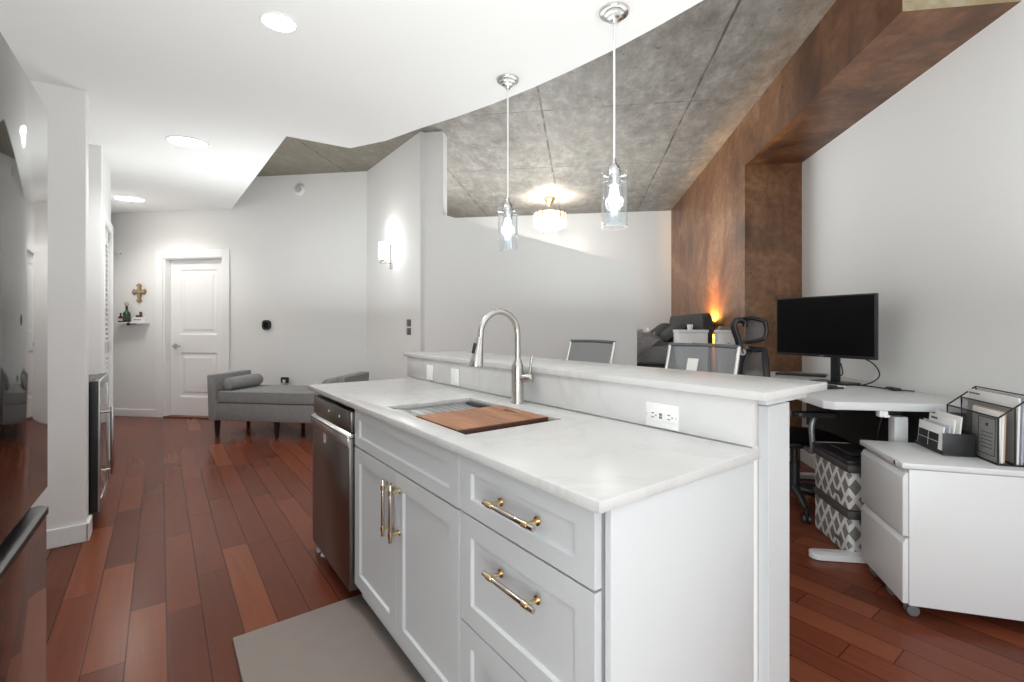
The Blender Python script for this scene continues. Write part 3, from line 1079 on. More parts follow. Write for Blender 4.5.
def pendant(label, x, y):
    zc = ceil_z(x, y)
    r = thing('pendant_lamp', label, 'pendant lamp', (x, y, zc), 0, 'glass pendants over the bar')
    bm = new()
    lathe(bm, [(0, -0.001), (0.062, -0.001), (0.062, -0.006), (0.058, -0.013), (0.045, -0.016), (0.044, -0.024), (0.032, -0.028), (0.030, -0.036), (0.018, -0.041), (0.012, -0.056), (0.0, -0.056)], 32)
    build('canopy', bm, CHROME, r)
    zs = 1.885 - zc
    bm = new()
    tube(bm, [(0, 0, -0.05), (0.001, 0.0005, (zs - 0.05) / 2), (0, 0, zs + 0.04)], 0.0048, 10)
    build('cord', bm, simple('clear_silver_cord', (0.72, 0.72, 0.72), 0.35), r)
    bm = new()
    lathe(bm, [(0, zs + 0.06), (0.006, zs + 0.06), (0.010, zs + 0.035), (0.022, zs + 0.024), (0.026, zs + 0.012), (0.026, zs - 0.03), (0.022, zs - 0.055), (0, zs - 0.055)], 24)
    cyl(bm, (-0.058, 0, zs - 0.024), (0.058, 0, zs - 0.024), 0.004, n=10)
    cyl(bm, (0, -0.058, zs - 0.024), (0, 0.058, zs - 0.024), 0.004, n=10)
    for a in range(4):
        p = Vector((0.058 * math.cos(a * PI / 2), 0.058 * math.sin(a * PI / 2), zs - 0.024))
        cyl(bm, p * 1.0, p + Vector((0.008 * math.cos(a * PI / 2), 0.008 * math.sin(a * PI / 2), 0)), 0.006, n=10)
    build('socket', bm, CHROME, r)
    bm = new()
    lathe(bm, [(0.054, zs), (0.0545, zs - 0.115), (0.054, zs - 0.230), (0.050, zs - 0.230), (0.0505, zs - 0.115), (0.050, zs), (0.054, zs)], 40)
    build('outer_glass', bm, GLASS, r)
    bm = new()
    lathe(bm, [(0.030, zs - 0.05), (0.030, zs - 0.215), (0.027, zs - 0.215), (0.027, zs - 0.05), (0.030, zs - 0.05)], 32)
    build('inner_glass', bm, GLASS, r)
    bm = new()
    lathe(bm, [(0, zs - 0.055), (0.012, zs - 0.058), (0.019, zs - 0.075), (0.019, zs - 0.135), (0.012, zs - 0.152), (0, zs - 0.156)], 20)
    build('bulb', bm, BULB, r)
    lamp('pendant_glow', 'POINT', (x, y, 1.885 - 0.10), 1.2, (1, 0.96, 0.9), 0.05)
    return r


pendant('clear glass cylinder pendant lamp hanging nearest the camera, above the bar', 1.523, 1.328)
pendant('clear glass cylinder pendant lamp hanging farther along, by the white column', 1.523, 2.082)


def downlight(label, x, y, r, mat, power):
    z = ceil_z(x, y)
    o = thing('recessed_light', label, 'ceiling light', (x, y, z), 0, 'recessed ceiling lights')
    nv = Vector((-0.052 * FX, -0.052 * FY, 1)).normalized()
    M = nv.to_track_quat('Z', 'Y').to_matrix().to_4x4()
    bm = new()
    lathe(bm, [(r, 0.002), (r * 1.14, 0.002), (r * 1.13, -0.004), (r * 1.02, -0.006), (r, -0.004), (r, 0.002)], 40, M)
    build('trim_ring', bm, TRIM, o)
    bm = new()
    lathe(bm, [(0, -0.003), (r * 0.7, -0.003), (r, -0.002), (r, 0.003), (0, 0.003)], 40, M)
    build('lens', bm, mat, o)
    l = lamp('downlight', 'SPOT', (x, y, z - 0.03), power, (1, 0.98, 0.95), r * 0.8, (0, 0, 0), spot=math.radians(150), blend=0.6)
    return o


downlight('small round recessed ceiling light above the near kitchen floor', 0.414, 2.251, 0.066, LENS, 18)
downlight('round recessed ceiling light in the middle of the hall', 0.170, 4.366, 0.125, LENS, 34)
downlight('warm round recessed ceiling light farthest down the hall', -0.290, 7.20, 0.140, LENSW, 34)

# sconce on the x = 2.1 wall
SYC = 5.09
t = thing('wall_sconce', 'chrome wall sconce with a lit white glass cylinder', 'sconce', (2.10, SYC, 2.02), ISL)
bm = new()
box(bm, (-0.028, -0.018, -0.14), (0.028, 0, 0.14), 0.004)
build('backplate', bm, CHROME, t)
bm = new()
cyl(bm, (0, -0.016, -0.07), (0, -0.105, -0.07), 0.010, n=14)
cyl(bm, (0, -0.105, -0.085), (0, -0.105, -0.035), 0.034, n=24, bev=0.003)
build('arm', bm, CHROME, t)
bm = new()
lathe(bm, [(0, -0.034), (0.044, -0.034), (0.046, 0.0), (0.046, 0.15), (0.042, 0.15), (0.042, -0.03), (0, -0.03)], 28, Matrix.Translation((0, -0.105, 0)))
build('shade', bm, OPAL, t)
lamp('sconce_glow', 'POINT', (2.0, SYC, 2.30), 1.0, (1, 0.97, 0.92), 0.04)
lamp('sconce_glow', 'POINT', (1.98, SYC - 0.14, 2.08), 0.9, (1, 0.97, 0.92), 0.04)

SWG = simple('dark_nickel_plate', (0.16, 0.155, 0.15), 0.35, 0.6)
for z, lb in ((1.272, 'small dark square switch plate, upper of two below the sconce'), (1.183, 'small dark square switch plate, lower of two below the sconce')):
    wall_plate('light_switch', lb, 'switch', Matrix.Translation((2.10, 4.632, z)) @ face_mx, 0.10, 0.074, 'rocker', SWG)

# ------------------------------------------------------------------ far wall things (face -b)


def on_back(a, z, b=B_DOOR):
    return Matrix.Translation(G(a, b, z)) @ Matrix.Rotation(GR, 4, 'Z')


t = thing('smoke_detector', 'round white smoke detector high on the far wall', 'smoke detector')
t.matrix_world = on_back(-3.598, 3.0)
Mx = Matrix.Rotation(PI / 2, 4, 'X')
bm = new()
lathe(bm, [(0, 0), (0.075, 0), (0.075, 0.012), (0.062, 0.03), (0.05, 0.036), (0.0, 0.036)], 32, Mx)
build('base', bm, WHITE, t)
bm = new()
lathe(bm, [(0.040, 0.036), (0.044, 0.040), (0.030, 0.044), (0.0, 0.045)], 28, Mx)
build('sensor_cover', bm, simple('light_grey_plastic', (0.5, 0.5, 0.5), 0.5), t)
t = thing('thermostat', 'black round-cornered thermostat on the far wall above the daybed', 'thermostat')
t.matrix_world = on_back(-4.065, 1.252)
bm = new()
prism(bm, rounded_rect(0.118, 0.128, 0.045), 0.0, 0.022, Mx)
build('housing', bm, BLACK, t)
bm = new()
prism(bm, rounded_rect(0.07, 0.078, 0.03), 0.022, 0.025, Mx)
build('dial', bm, SCREEN, t)
t = thing('wall_outlet', 'white outlet low on the far wall behind the daybed', 'outlet')
t.matrix_world = on_back(-3.795, 0.50)
build('plate', box(new(), (-0.036, -0.006, -0.058), (0.036, 0, 0.058), 0.002), WHITE, t)
t = thing('plug_adapter', 'small black plug in the outlet above the daybed seat', 'plug')
t.matrix_world = on_back(-3.795, 0.50)
bm = new()
box(bm, (-0.05, -0.040, 0.0), (0.05, -0.0065, 0.075), 0.008)
build('body', bm, BLACK, t)
build('face', box(new(), (-0.02, -0.044, 0.0), (0.02, -0.0402, 0.045), 0.002), WHITE, t)

# cross
bm = new()
Mq = on_back(-5.963, 1.675) @ Mx
prof = []
arm_w, ln_up, ln_dn, ln_s = 0.034, 0.135, 0.150, 0.11


def trefoil(d, L, w):
    d = Vector(d)
    n = Vector((-d.y, d.x))
    return [d * (L - 0.05) - n * w * 0.75, d * (L - 0.03) - n * w * 1.45, d * (L - 0.012) - n * w * 0.9, d * L, d * (L - 0.012) + n * w * 0.9, d * (L - 0.03) + n * w * 1.45, d * (L - 0.05) + n * w * 0.75]


poly = []
for d, L in (((1, 0), ln_s), ((0, 1), ln_up * 0.83), ((-1, 0), ln_s), ((0, -1), ln_dn)):
    dd = Vector(d)
    nn = Vector((-dd.y, dd.x))
    poly += trefoil(d, L, arm_w * 0.8)
    poly.append(dd * 0.03 + nn * 0.03)
poly2 = [(p.x, p.y + 0.03) for p in poly]
prism(bm, poly2, 0.002, 0.02)
t = thing('wall_cross', 'ornate bronze cross hanging on the far wall', 'cross')
t.matrix_world = Mq
build('cross', bm, BRONZE, t, flat=True)
bm = new()
box(bm, (-0.014, -0.10, 0.0202), (0.014, 0.12, 0.028), 0.004)
box(bm, (-0.085, 0.016, 0.0202), (0.085, 0.044, 0.028), 0.004)
build('inlay', bm, simple('tan_inlay', (0.45, 0.33, 0.22), 0.5, var=0.3, scale=30), t)

# shelf
t = thing('wall_shelf', 'small white wall shelf below the cross', 'shelf')
t.matrix_world = on_back(-6.03, 1.29)
bm = new()
box(bm, (-0.20, -0.12, -0.018), (0.22, 0.0, 0.0), 0.002)
box(bm, (-0.20, -0.012, -0.05), (0.22, 0.0, -0.018), 0.002)
build('board', bm, WHITE, t)
bm = new()
cyl(bm, (0.02, -0.12, -0.025), (0.02, -0.135, -0.025), 0.022, n=18, bev=0.003)
cyl(bm, (0.02, -0.01, -0.025), (0.02, -0.12, -0.025), 0.006, n=10)
build('knob', bm, BLACK, t)


def bottle(name, label, a, h, r, neck, gm, lm):
    o = thing(name, label, 'bottle', G(a, B_DOOR - 0.065, 1.2905), GR)
    bm = new()
    hs = h * (1 - neck)
    lathe(bm, [(0, 0), (r * 0.92, 0), (r, 0.006), (r, hs * 0.86), (r * 0.7, hs), (r * 0.33, hs + 0.02), (r * 0.30, h - 0.012), (r * 0.36, h - 0.01), (r * 0.36, h), (0, h)], 20)
    build('glass', bm, gm, o)
    bm = new()
    lathe(bm, [(r * 1.02, hs * 0.25), (r * 1.02, hs * 0.7)], 20)
    build('bottle_label', bm, lm, o)
    return o


bottle('oil_bottle', 'dark green bottle with a pale stopper on the wall shelf', -6.10, 0.215, 0.042, 0.36, GREENGLASS, simple('dark_olive_label', (0.04, 0.055, 0.03), 0.6))
o = bpy.data.objects['oil_bottle']
bm = new()
lathe(bm, [(0, 0.215), (0.014, 0.216), (0.026, 0.24), (0.022, 0.268), (0.0, 0.285)], 16)
build('stopper', bm, simple('pale_tan_stopper', (0.5, 0.38, 0.25), 0.5), o)
bottle('small_bottle', 'short brown bottle with a cream label at the shelf end', -6.195, 0.125, 0.030, 0.42, BROWNGLASS, simple('cream_label', (0.65, 0.55, 0.45), 0.6))
t = thing('desk_sign', 'small white sign block with dark lettering on the wall shelf', 'sign', G(-5.925, B_DOOR - 0.06, 1.2905), GR)
build('block', box(new(), (-0.075, -0.02, 0), (0.085, 0.02, 0.066), 0.003), WHITE, t)
bm = new()
for i in range(5):
    box(bm, (-0.05 + i * 0.023, -0.0212, 0.024), (-0.036 + i * 0.023, -0.0202, 0.040))
build('marks', bm, BLACK, t)
t = thing('shelf_figurine', 'tiny dark red upright ornament behind the sign on the wall shelf', 'figurine', G(-5.945, B_DOOR - 0.022, 1.2905), GR)
bm = new()
box(bm, (-0.05, -0.015, 0.0), (0.03, 0.015, 0.085), 0.004)
box(bm, (-0.05, -0.015, 0.085), (0.03, 0.015, 0.097), 0.003)
box(bm, (0.005, -0.012, 0.097), (0.028, 0.012, 0.142), 0.004)
tmpb = build('ornament', bm, RED, t)

# ------------------------------------------------------------------ daybed
t = thing('daybed', 'grey linen daybed with two raised ends against the far wall', 'daybed', G(-4.12, 4.73, 0), GR)
LB, DB = 1.60, 0.60
bm = new()
box(bm, (0.03, 0.005, 0.185), (LB - 0.03, DB - 0.005, 0.385), 0.012)
build('base', bm, FABRIC, t)
for k in range(2):
    bm = new()
    x0 = 0.0 if k == 0 else LB - 0.10
    Ma = Matrix.Translation((x0 + 0.05, 0, 0)) @ Matrix.Rotation(math.radians(-2 if k == 0 else 2), 4, 'Y')
    box(bm, (-0.05, 0.0, 0.183), (0.05, DB, 0.695), 0.016, 3, Ma)
    build('arm', bm, FABRIC, t)
bm = new()
box(bm, (0.108, -0.004, 0.388), (LB - 0.108, DB, 0.515), 0.022, 3)
cu = build('seat_cushion', bm, FABRIC, t)
bm = new()
pr = rounded_rect(LB - 0.232, DB - 0.03, 0.02)
for z in (0.397, 0.504):
    tube(bm, [(0.112, -0.003, z), (LB - 0.112, -0.003, z)], 0.004, 8)
build('piping', bm, FABRIC, cu)
for x in (0.07, LB / 2, LB - 0.07):
    for y in (0.05, DB - 0.05):
        bm = new()
        cyl(bm, (x, y, 0.0), (x, y, 0.185), 0.020, 0.034, 12)
        build('leg', bm, DARKWOOD, t)


def bolster(label, a, b0, b1, mat, r=0.085):
    L = b1 - b0
    o = thing('bolster_pillow', label, 'pillow', G(a, b0, 0.516 + r), GR)
    bm = new()
    lathe(bm, [(0, 0), (r * 0.55, 0.004), (r * 0.88, 0.02), (r, 0.055), (r * 1.02, L / 2), (r, L - 0.055), (r * 0.88, L - 0.02), (r * 0.55, L - 0.004), (0, L)], 28, Matrix.Rotation(-PI / 2, 4, 'X'))
    build('pillow', bm, mat, o)
    for y in (0.022, L - 0.022):
        bm = new()
        lathe(bm, [(r * 0.9, -0.004), (r * 0.93, 0), (r * 0.9, 0.004)], 28, Matrix.Translation((0, y, 0)) @ Matrix.Rotation(-PI / 2, 4, 'X'))
        build('seam_cord', bm, mat, o)


bolster('light grey bolster pillow leaning on the daybed arm nearer the door', -4.12 + 0.205, 4.755, 5.30, FABRICL, 0.072)
bolster('grey bolster pillow by the far daybed arm, half hidden by the island', -4.12 + LB - 0.205, 4.755, 5.30, FABRIC, 0.072)

# ------------------------------------------------------------------ bar stools


def stool():
    o = thing('bar_stool', 'x', 'bar stool', group='mesh back stools at the bar')
    # local: x = world x (back at +x), y = world y
    bm = new()
    prism(bm, rounded_rect(0.38, 0.42, 0.05), 0.70, 0.74, bev=0.008)
    build('seat', bm, MESHG, o)
    sf = new()
    tube(sf, smooth_pts([(-0.19, -0.20, 0.70), (-0.19, 0.20, 0.70), (0.19, 0.20, 0.70), (0.19, -0.20, 0.70), (-0.19, -0.20, 0.70)], 1), 0.011, 8)
    build('seat_frame', sf, CHROME, o)
    z0, z1 = 0.74, 1.14
    xb = lambda z: 0.185 + (z - z0) * 0.30
    fn = lambda u, v: Vector((xb(z0 + 0.06 + v * (z1 - z0 - 0.06)) + 0.010 * math.sin(u * PI), -0.185 + 0.37 * u, z0 + 0.06 + v * (z1 - z0 - 0.06)))
    bm = grid(new(), 10, 6, fn, 0.006)
    bk = build('backrest', bm, MESHG, o)
    bm = new()
    tube(bm, smooth_pts([(xb(z1), -0.195, z1), (xb(z1) + 0.012, 0, z1 + 0.003), (xb(z1), 0.195, z1)], 5), 0.010, 10)
    build('top_rail', bm, GREYPL, bk)
    for s in (-1, 1):
        bm = tube(new(), [(0.185, s * 0.193, 0.70), (xb(z1), s * 0.193, z1)], 0.0095, 10)
        build('back_upright', bm, CHROME, o)
    for sx in (-1, 1):
        for s in (-1, 1):
            bm = new()
            tube(bm, [(sx * 0.18, s * 0.19, 0.70), (sx * 0.24, s * 0.23, 0.0)], 0.012, 10)
            build('leg', bm, CHROME, o)
    bm = new()
    tube(bm, [(-0.219, -0.216, 0.25), (-0.219, 0.216, 0.25)], 0.010, 10)
    for s in (-1, 1):
        tube(bm, [(-0.219, s * 0.216, 0.25), (0.219, s * 0.216, 0.25)], 0.008, 8)
    build('footrest', bm, CHROME, o)
    return o


st = stool()
st['label'] = 'grey mesh back bar stool nearer the office chair, with a pale tag'
st.location = (1.955, 1.375, 0)
st2 = dup(st, (1.955, 2.16, 0), 0, 'grey mesh back bar stool farther along the bar, behind the faucet')
bm = new()
box(bm, (-0.003, -0.030, -0.055), (0.0005, 0.030, 0.055), 0.001, M=Matrix.Translation((0.262, -0.02 + 0.055, 1.02)) @ Matrix.Rotation(math.radians(16.7), 4, 'Y'))
lbp = build('back_tag', bm, PAPER, st)
lbp['label'] = 'pale paper tag on the mesh'

# ------------------------------------------------------------------ office chair (faces local +x)
t = thing('office_chair', 'black mesh office chair with headrest at the desk', 'office chair', (3.515, 1.45, 0), math.radians(-43))
bm = new()
fn = lambda u, v: Vector((-0.24 + 0.49 * u, (-0.25 + 0.5 * v) * (1 - 0.12 * u), 0.50 + 0.012 * math.cos((v - 0.5) * PI) - 0.03 * max(0, u - 0.75) * 4 * max(0, u - 0.75)))
grid(bm, 12, 12, fn, 0.05)
build('seat', bm, BLACK, t)
xb = lambda z: -0.245 - 0.05 * math.sin((z - 0.55) / 0.52 * PI) * 0.7 - (z - 0.55) * 0.06
hw = lambda z: 0.235 * (1 - 0.55 * max(0, (z - 0.78) / 0.32) ** 2)
fn = lambda u, v: Vector((xb(0.56 + 0.52 * v) - 0.05 * (1 - (2 * u - 1) ** 2) + 0.03, (2 * u - 1) * hw(0.56 + 0.52 * v), 0.56 + 0.52 * v))
bm = grid(new(), 12, 14, fn, 0.008)
bk = build('backrest', bm, MESHB, t)
bm = new()
loop = [fn(0, k / 10) for k in range(11)] + [fn(k / 6, 1) for k in range(1, 6)] + [fn(1, 1 - k / 10) for k in range(11)] + [fn(1 - k / 6, 0) for k in range(1, 7)]
tube(bm, loop, 0.021, 10)
build('back_rim', bm, BLACK, bk)
bm = new()
tube(bm, smooth_pts([(-0.16, 0, 0.42), (-0.34, 0, 0.45), (-0.385, 0, 0.70), (-0.36, 0, 1.06)], 6), 0.022, 10, flat=1.4)
build('spine', bm, BLACK, t)
bm = new()
for s in (-0.022, 0.022):
    tube(bm, smooth_pts([(-0.35, s, 1.05), (-0.372, s, 1.14), (-0.40, s, 1.24), (-0.375, s, 1.285), (-0.33, s, 1.27)], 6), 0.015, 10)
tube(bm, smooth_pts([(-0.375, 0, 1.285), (-0.33, 0, 1.272), (-0.325, 0, 1.235)], 4), 0.02, 10)
build('headrest_stalk', bm, BLACK, t)
bm = new()
cyl(bm, (-0.352, -0.035, 1.06), (-0.352, 0.035, 1.06), 0.022, n=16)
build('hinge', bm, MIDGREY, t)
hz0, hz1 = 1.13, 1.30
fn2 = lambda u, v: Vector((-0.325 + 0.085 * abs(2 * u - 1) ** 2 + 0.012 * math.sin(v * PI), (2 * u - 1) * 0.115, (hz0 + hz1) / 2 + (hz1 - hz0) / 2 * (2 * v - 1) * (1 - 0.32 * abs(2 * u - 1) ** 3)))
bm = grid(new(), 14, 8, fn2, 0.010)
hr = build('headrest', bm, MESHB, t)
bm = new()
loop = [fn2(k / 10, 0) for k in range(11)] + [fn2(1, k / 5) for k in range(1, 5)] + [fn2(1 - k / 10, 1) for k in range(11)] + [fn2(0, 1 - k / 5) for k in range(1, 6)]
tube(bm, loop, 0.014, 10)
build('headrest_rim', bm, BLACK, hr)
for s in (-1, 1):
    bm = new()
    tube(bm, smooth_pts([(-0.02, s * 0.20, 0.45), (-0.03, s * 0.30, 0.46), (-0.04, s * 0.31, 0.60), (-0.02, s * 0.30, 0.672)], 5), 0.017, 10)
    tube(bm, [(-0.26, s * 0.27, 0.74), (-0.16, s * 0.295, 0.69)], 0.016, 10)
    ar = build('arm', bm, MIDGREY, t)
    bm = new()
    prism(bm, [(x * 1.0 + 0.0, y) for x, y in rounded_rect(0.27, 0.085, 0.04)], 0.672, 0.70, Matrix.Translation((-0.01, s * 0.30, 0)), 0.008)
    build('arm_pad', bm, BLACK, ar)
bm = new()
cyl(bm, (0, 0, 0.10), (0, 0, 0.30), 0.034, n=18)
cyl(bm, (0, 0, 0.30), (0, 0, 0.43), 0.022, n=18)
box(bm, (-0.14, -0.10, 0.415), (0.12, 0.10, 0.455), 0.015)
build('gas_column', bm, BLACK, t)
for k in range(5):
    an = math.radians(72 * k - 102)
    dv = Vector((math.cos(an), math.sin(an), 0))
    bm = new()
    tube(bm, [dv * 0.02 + Vector((0, 0, 0.125)), dv * 0.18 + Vector((0, 0, 0.115)), dv * 0.305 + Vector((0, 0, 0.085))], [0.03, 0.024, 0.018], 10)
    lg = build('base_leg', bm, BLACK, t)
    bm = new()
    side = Vector((-dv.y, dv.x, 0))
    for q in (-1, 1):
        c = dv * 0.305 + side * 0.016 * q + Vector((0, 0, 0.029))
        cyl(bm, c - side * 0.010, c + side * 0.010, 0.029, n=18, bev=0.004)
    cyl(bm, dv * 0.305 + Vector((0, 0, 0.04)), dv * 0.305 + Vector((0, 0, 0.085)), 0.008, n=10)
    build('caster', bm, BLACK, lg)

# ------------------------------------------------------------------ desk and what stands on it
DZ = 0.85
t = thing('standing_desk', 'white standing desk along the wall beside the brown column', 'desk', G(0, 0, 0), GR)
bm = new()
prism(bm, [(1.262, 2.70), (1.262, 4.35), (2.0, 4.35), (2.0, 2.66), (1.300, 2.66)], DZ - 0.042, DZ, bev=0.004)
build('top', bm, WHITEM, t)
for b in (2.74, 4.16):
    bm = new()
    box(bm, (1.605, b - 0.035, 0.03), (1.685, b + 0.035, 0.56), 0.006)
    box(bm, (1.613, b - 0.028, 0.56), (1.677, b + 0.028, DZ - 0.08), 0.005)
    lg = build('leg', bm, WHITEM, t)
    bm = new()
    pr = [(x + 1.565, y + b) for x, y in rounded_rect(0.70, 0.075, 0.035)]
    prism(bm, pr, 0.004, 0.034, bev=0.008)
    build('foot', bm, WHITEM, lg)
bm = new()
box(bm, (1.615, 2.76, DZ - 0.085), (1.675, 4.18, DZ - 0.043), 0.003)
build('crossbar', bm, BLACKM, t)
bm = new()
box(bm, (1.86, 2.78, 0.42), (1.88, 4.25, DZ - 0.045), 0.003)
build('modesty_panel', bm, simple('charcoal_panel', (0.035, 0.035, 0.037), 0.6), t)['label'] = 'dark panel under the desk'
bm = new()
box(bm, (1.515, 2.663, DZ - 0.075), (1.555, 2.70, DZ - 0.043), 0.004)
box(bm, (1.53, 2.655, DZ - 0.075), (1.56, 2.70, DZ - 0.062), 0.004)
build('height_switch', bm, WHITE, t)
bm = new()
tube(bm, smooth_pts([(1.545, 2.70, DZ - 0.07), (1.55, 2.74, 0.68), (1.57, 2.78, 0.6), (1.60, 2.78, 0.55)], 6), 0.003, 8)
build('switch_cable', bm, BLACK, t)

# monitor
ml, mr = Vector((1.482, 3.855)), Vector((1.84, 3.27))
mc = (ml + mr) / 2
ang = math.atan2(*(mr - ml).yx)
t = thing('computer_monitor', 'large black computer monitor standing on the white desk', 'monitor', G(mc.x, mc.y, DZ), GR + ang)
MW = 0.69
z0, z1 = 1.026 - DZ, 1.450 - DZ
bm = new()
box(bm, (-MW / 2, -0.006, z0), (MW / 2, 0.022, z1), 0.004)
box(bm, (-MW / 2 + 0.10, 0.022, z0 + 0.06), (MW / 2 - 0.10, 0.055, z1 - 0.10), 0.012)
build('housing', bm, BLACK, t)
bm = new()
box(bm, (-MW / 2 + 0.010, -0.0068, z0 + 0.020), (MW / 2 - 0.010, -0.0055, z1 - 0.010))
build('screen', bm, SCREEN, t)
bm = new()
box(bm, (-0.016, -0.0072, z0 + 0.006), (0.016, -0.0062, z0 + 0.011))
build('badge', bm, MIDGREY, t)
bm = new()
box(bm, (0.037, 0.030, 0.008), (0.093, 0.055, z0 + 0.17), 0.004)
build('neck', bm, BLACK, t)
bm = new()
prism(bm, [(x + 0.065, y + 0.03) for x, y in rounded_rect(0.26, 0.17, 0.02)], 0.001, 0.011, bev=0.003)
build('stand_base', bm, BLACK, t)


def on_desk(a, b):
    return G(a, b, DZ)


t = thing('keyboard', 'black slim keyboard on the desk behind the monitor stand', 'keyboard', on_desk(1.72, 4.02), GR - 0.55)
build('case', box(new(), (-0.17, -0.06, 0.001), (0.17, 0.06, 0.016), 0.004), BLACK, t)
bm = new()
for i in range(13):
    for j in range(4):
        box(bm, (-0.16 + i * 0.0247, -0.05 + j * 0.026, 0.0162), (-0.14 + i * 0.0247, -0.028 + j * 0.026, 0.021))
build('keys', bm, GREYPL, t)
t = thing('notebook', 'black notebook with a white page corner on the desk near the bar', 'notebook', on_desk(1.48, 3.30), GR + 0.35)
build('cover', box(new(), (-0.10, -0.14, 0.0012), (0.10, 0.14, 0.014), 0.003), simple('navy_cover', (0.012, 0.016, 0.024), 0.4), t)
bm = new()
prism(bm, [(0.05, -0.142), (0.104, -0.142), (0.104, -0.08)], 0.0145, 0.018)
build('loose_page', bm, PAPER, t)
bm = new()
tube(bm, smooth_pts([(1.80, 3.60, 0.98), (1.83, 3.64, 0.90), (1.80, 3.70, 0.862), (1.77, 3.58, 0.856), (1.80, 3.36, 0.857), (1.86, 3.28, 0.92), (1.87, 3.36, 1.0), (1.80, 3.48, 1.06)], 8), 0.004, 8)
tag(build('monitor_cable', bm, BLACK, rotz=GR), 'thin black cable looping under the monitor to the desk', 'cable')
bm = new()
tube(bm, smooth_pts([(1.74, 3.62, 0.855), (1.78, 3.45, 0.856), (1.84, 3.30, 0.856), (1.88, 3.17, 0.856), (1.95, 3.10, 0.856)], 6), 0.004, 8)
box(bm, (1.86, 3.13, 0.8515), (1.90, 3.22, 0.868), 0.005)
tag(build('power_cord', bm, BLACK, rotz=GR), 'black cord with plug lying on the desk beside the wall', 'cord')

# ------------------------------------------------------------------ filing cabinet
t = thing('filing_cabinet', 'white two-drawer mobile filing cabinet in front of the desk', 'filing cabinet', G(1.355, 2.225, 0), GR - math.radians(8))
CW, CD = 0.42, 0.56                                           # local x = depth (away from drawers), y = width
bm = new()
box(bm, (0.022, 0.0, 0.058), (CD, CW, 0.635), 0.003)
build('body', bm, WHITEM, t)
build('top', box(new(), (-0.004, -0.003, 0.637), (CD + 0.003, CW + 0.003, 0.662), 0.004), WHITEM, t)
for z0, z1 in ((0.350, 0.618), (0.064, 0.338)):
    bm = new()
    # flat front with a bevelled finger pull along its top
    pf = [(0.0, z0), (0.0, z1 - 0.022), (0.012, z1), (0.021, z1), (0.021, z0)]
    prism(bm, pf, 0.004, CW - 0.004, Matrix(((1, 0, 0, 0), (0, 0, 1, 0), (0, 1, 0, 0), (0, 0, 0, 1))), 0.0015)
    build('drawer', bm, WHITEM, t)
bm = new()
cyl(bm, (0.0, 0.05, 0.650), (-0.010, 0.05, 0.650), 0.009, n=16)
build('lock', bm, CHROME, t)
for x in (0.05, CD - 0.06):
    for y in (0.045, CW - 0.045):
        bm = new()
        for q in (-1, 1):
            cyl(bm, (x, y + q * 0.011 - 0.008, 0.024), (x, y + q * 0.011 + 0.008, 0.024), 0.024, n=18, bev=0.004)
        cyl(bm, (x + 0.006, y, 0.035), (x + 0.006, y, 0.058), 0.012, n=12)
        build('caster', bm, GREYPL, t)
bm = new()
cyl(bm, (0.045, CW / 2 - 0.02, 0.024), (0.045, CW / 2 + 0.0, 0.024), 0.023, n=16)
cyl(bm, (0.05, CW / 2, 0.035), (0.05, CW / 2, 0.058), 0.012, n=12)
build('caster', bm, GREYPL, t)

# on the cabinet: letter holder, wire organiser
CT = 0.6625
HR_ = GR - math.radians(8)


def cab_pt(x, y):                                              # cabinet-top local -> world
    return G(1.355, 2.225, 0) + Matrix.Rotation(HR_, 3, 'Z') @ Vector((x, y, CT))


t = thing('letter_holder', 'small black letter holder with envelopes on the filing cabinet', 'letter holder', cab_pt(0.28, 0.30), HR_)
bm = new()
box(bm, (-0.055, -0.125, 0.001), (0.065, 0.105, 0.008), 0.002)
box(bm, (-0.055, -0.125, 0.008), (-0.052, 0.105, 0.020), 0.001)
box(bm, (0.060, -0.125, 0.008), (0.065, 0.105, 0.105), 0.001)
box(bm, (-0.055, -0.125, 0.008), (0.065, -0.121, 0.100), 0.001)
build('tray', bm, BLACK, t)
env = [(-0.048, 0.100, 0.115, -7, PAPER, 'white envelope with printed dark window, outermost in the letter holder'),
       (-0.030, 0.105, 0.120, -8, BLUEGREY, 'blue grey envelope second in the letter holder'),
       (-0.012, 0.10, 0.150, -9, PAPER, 'taller white envelope in the middle of the letter holder'),
       (0.010, 0.10, 0.165, -9, PAPER, 'tallest white envelope at the back of the letter holder')]
for i, (x, hl, h, tl, mt_, lb) in enumerate(env):
    e = thing('envelope', lb, 'envelope', cab_pt(0.28 + x, 0.295) + Vector((0, 0, 0.009)), HR_, 'letters in the letter holder')
    Me = Matrix.Rotation(math.radians(tl * -0.6), 4, 'Y')
    build('sheet', box(new(), (-0.003, -hl, 0), (0.003, hl, h), 0.001, M=Me), mt_, e)
    if i == 0:
        bm = new()
        for q in range(2):
            for p in range(2):
                box(bm, (-0.0042, -0.07 + p * 0.085, 0.006 + q * 0.037), (-0.0032, 0.008 + p * 0.085, 0.040 + q * 0.037), M=Me)
        build('printed_panel', bm, BLACK, e)
    if i == 2:
        build('printed_line', box(new(), (-0.0042, 0.03, h - 0.022), (-0.0032, 0.08, h - 0.012), M=Me), GREYPL, e)

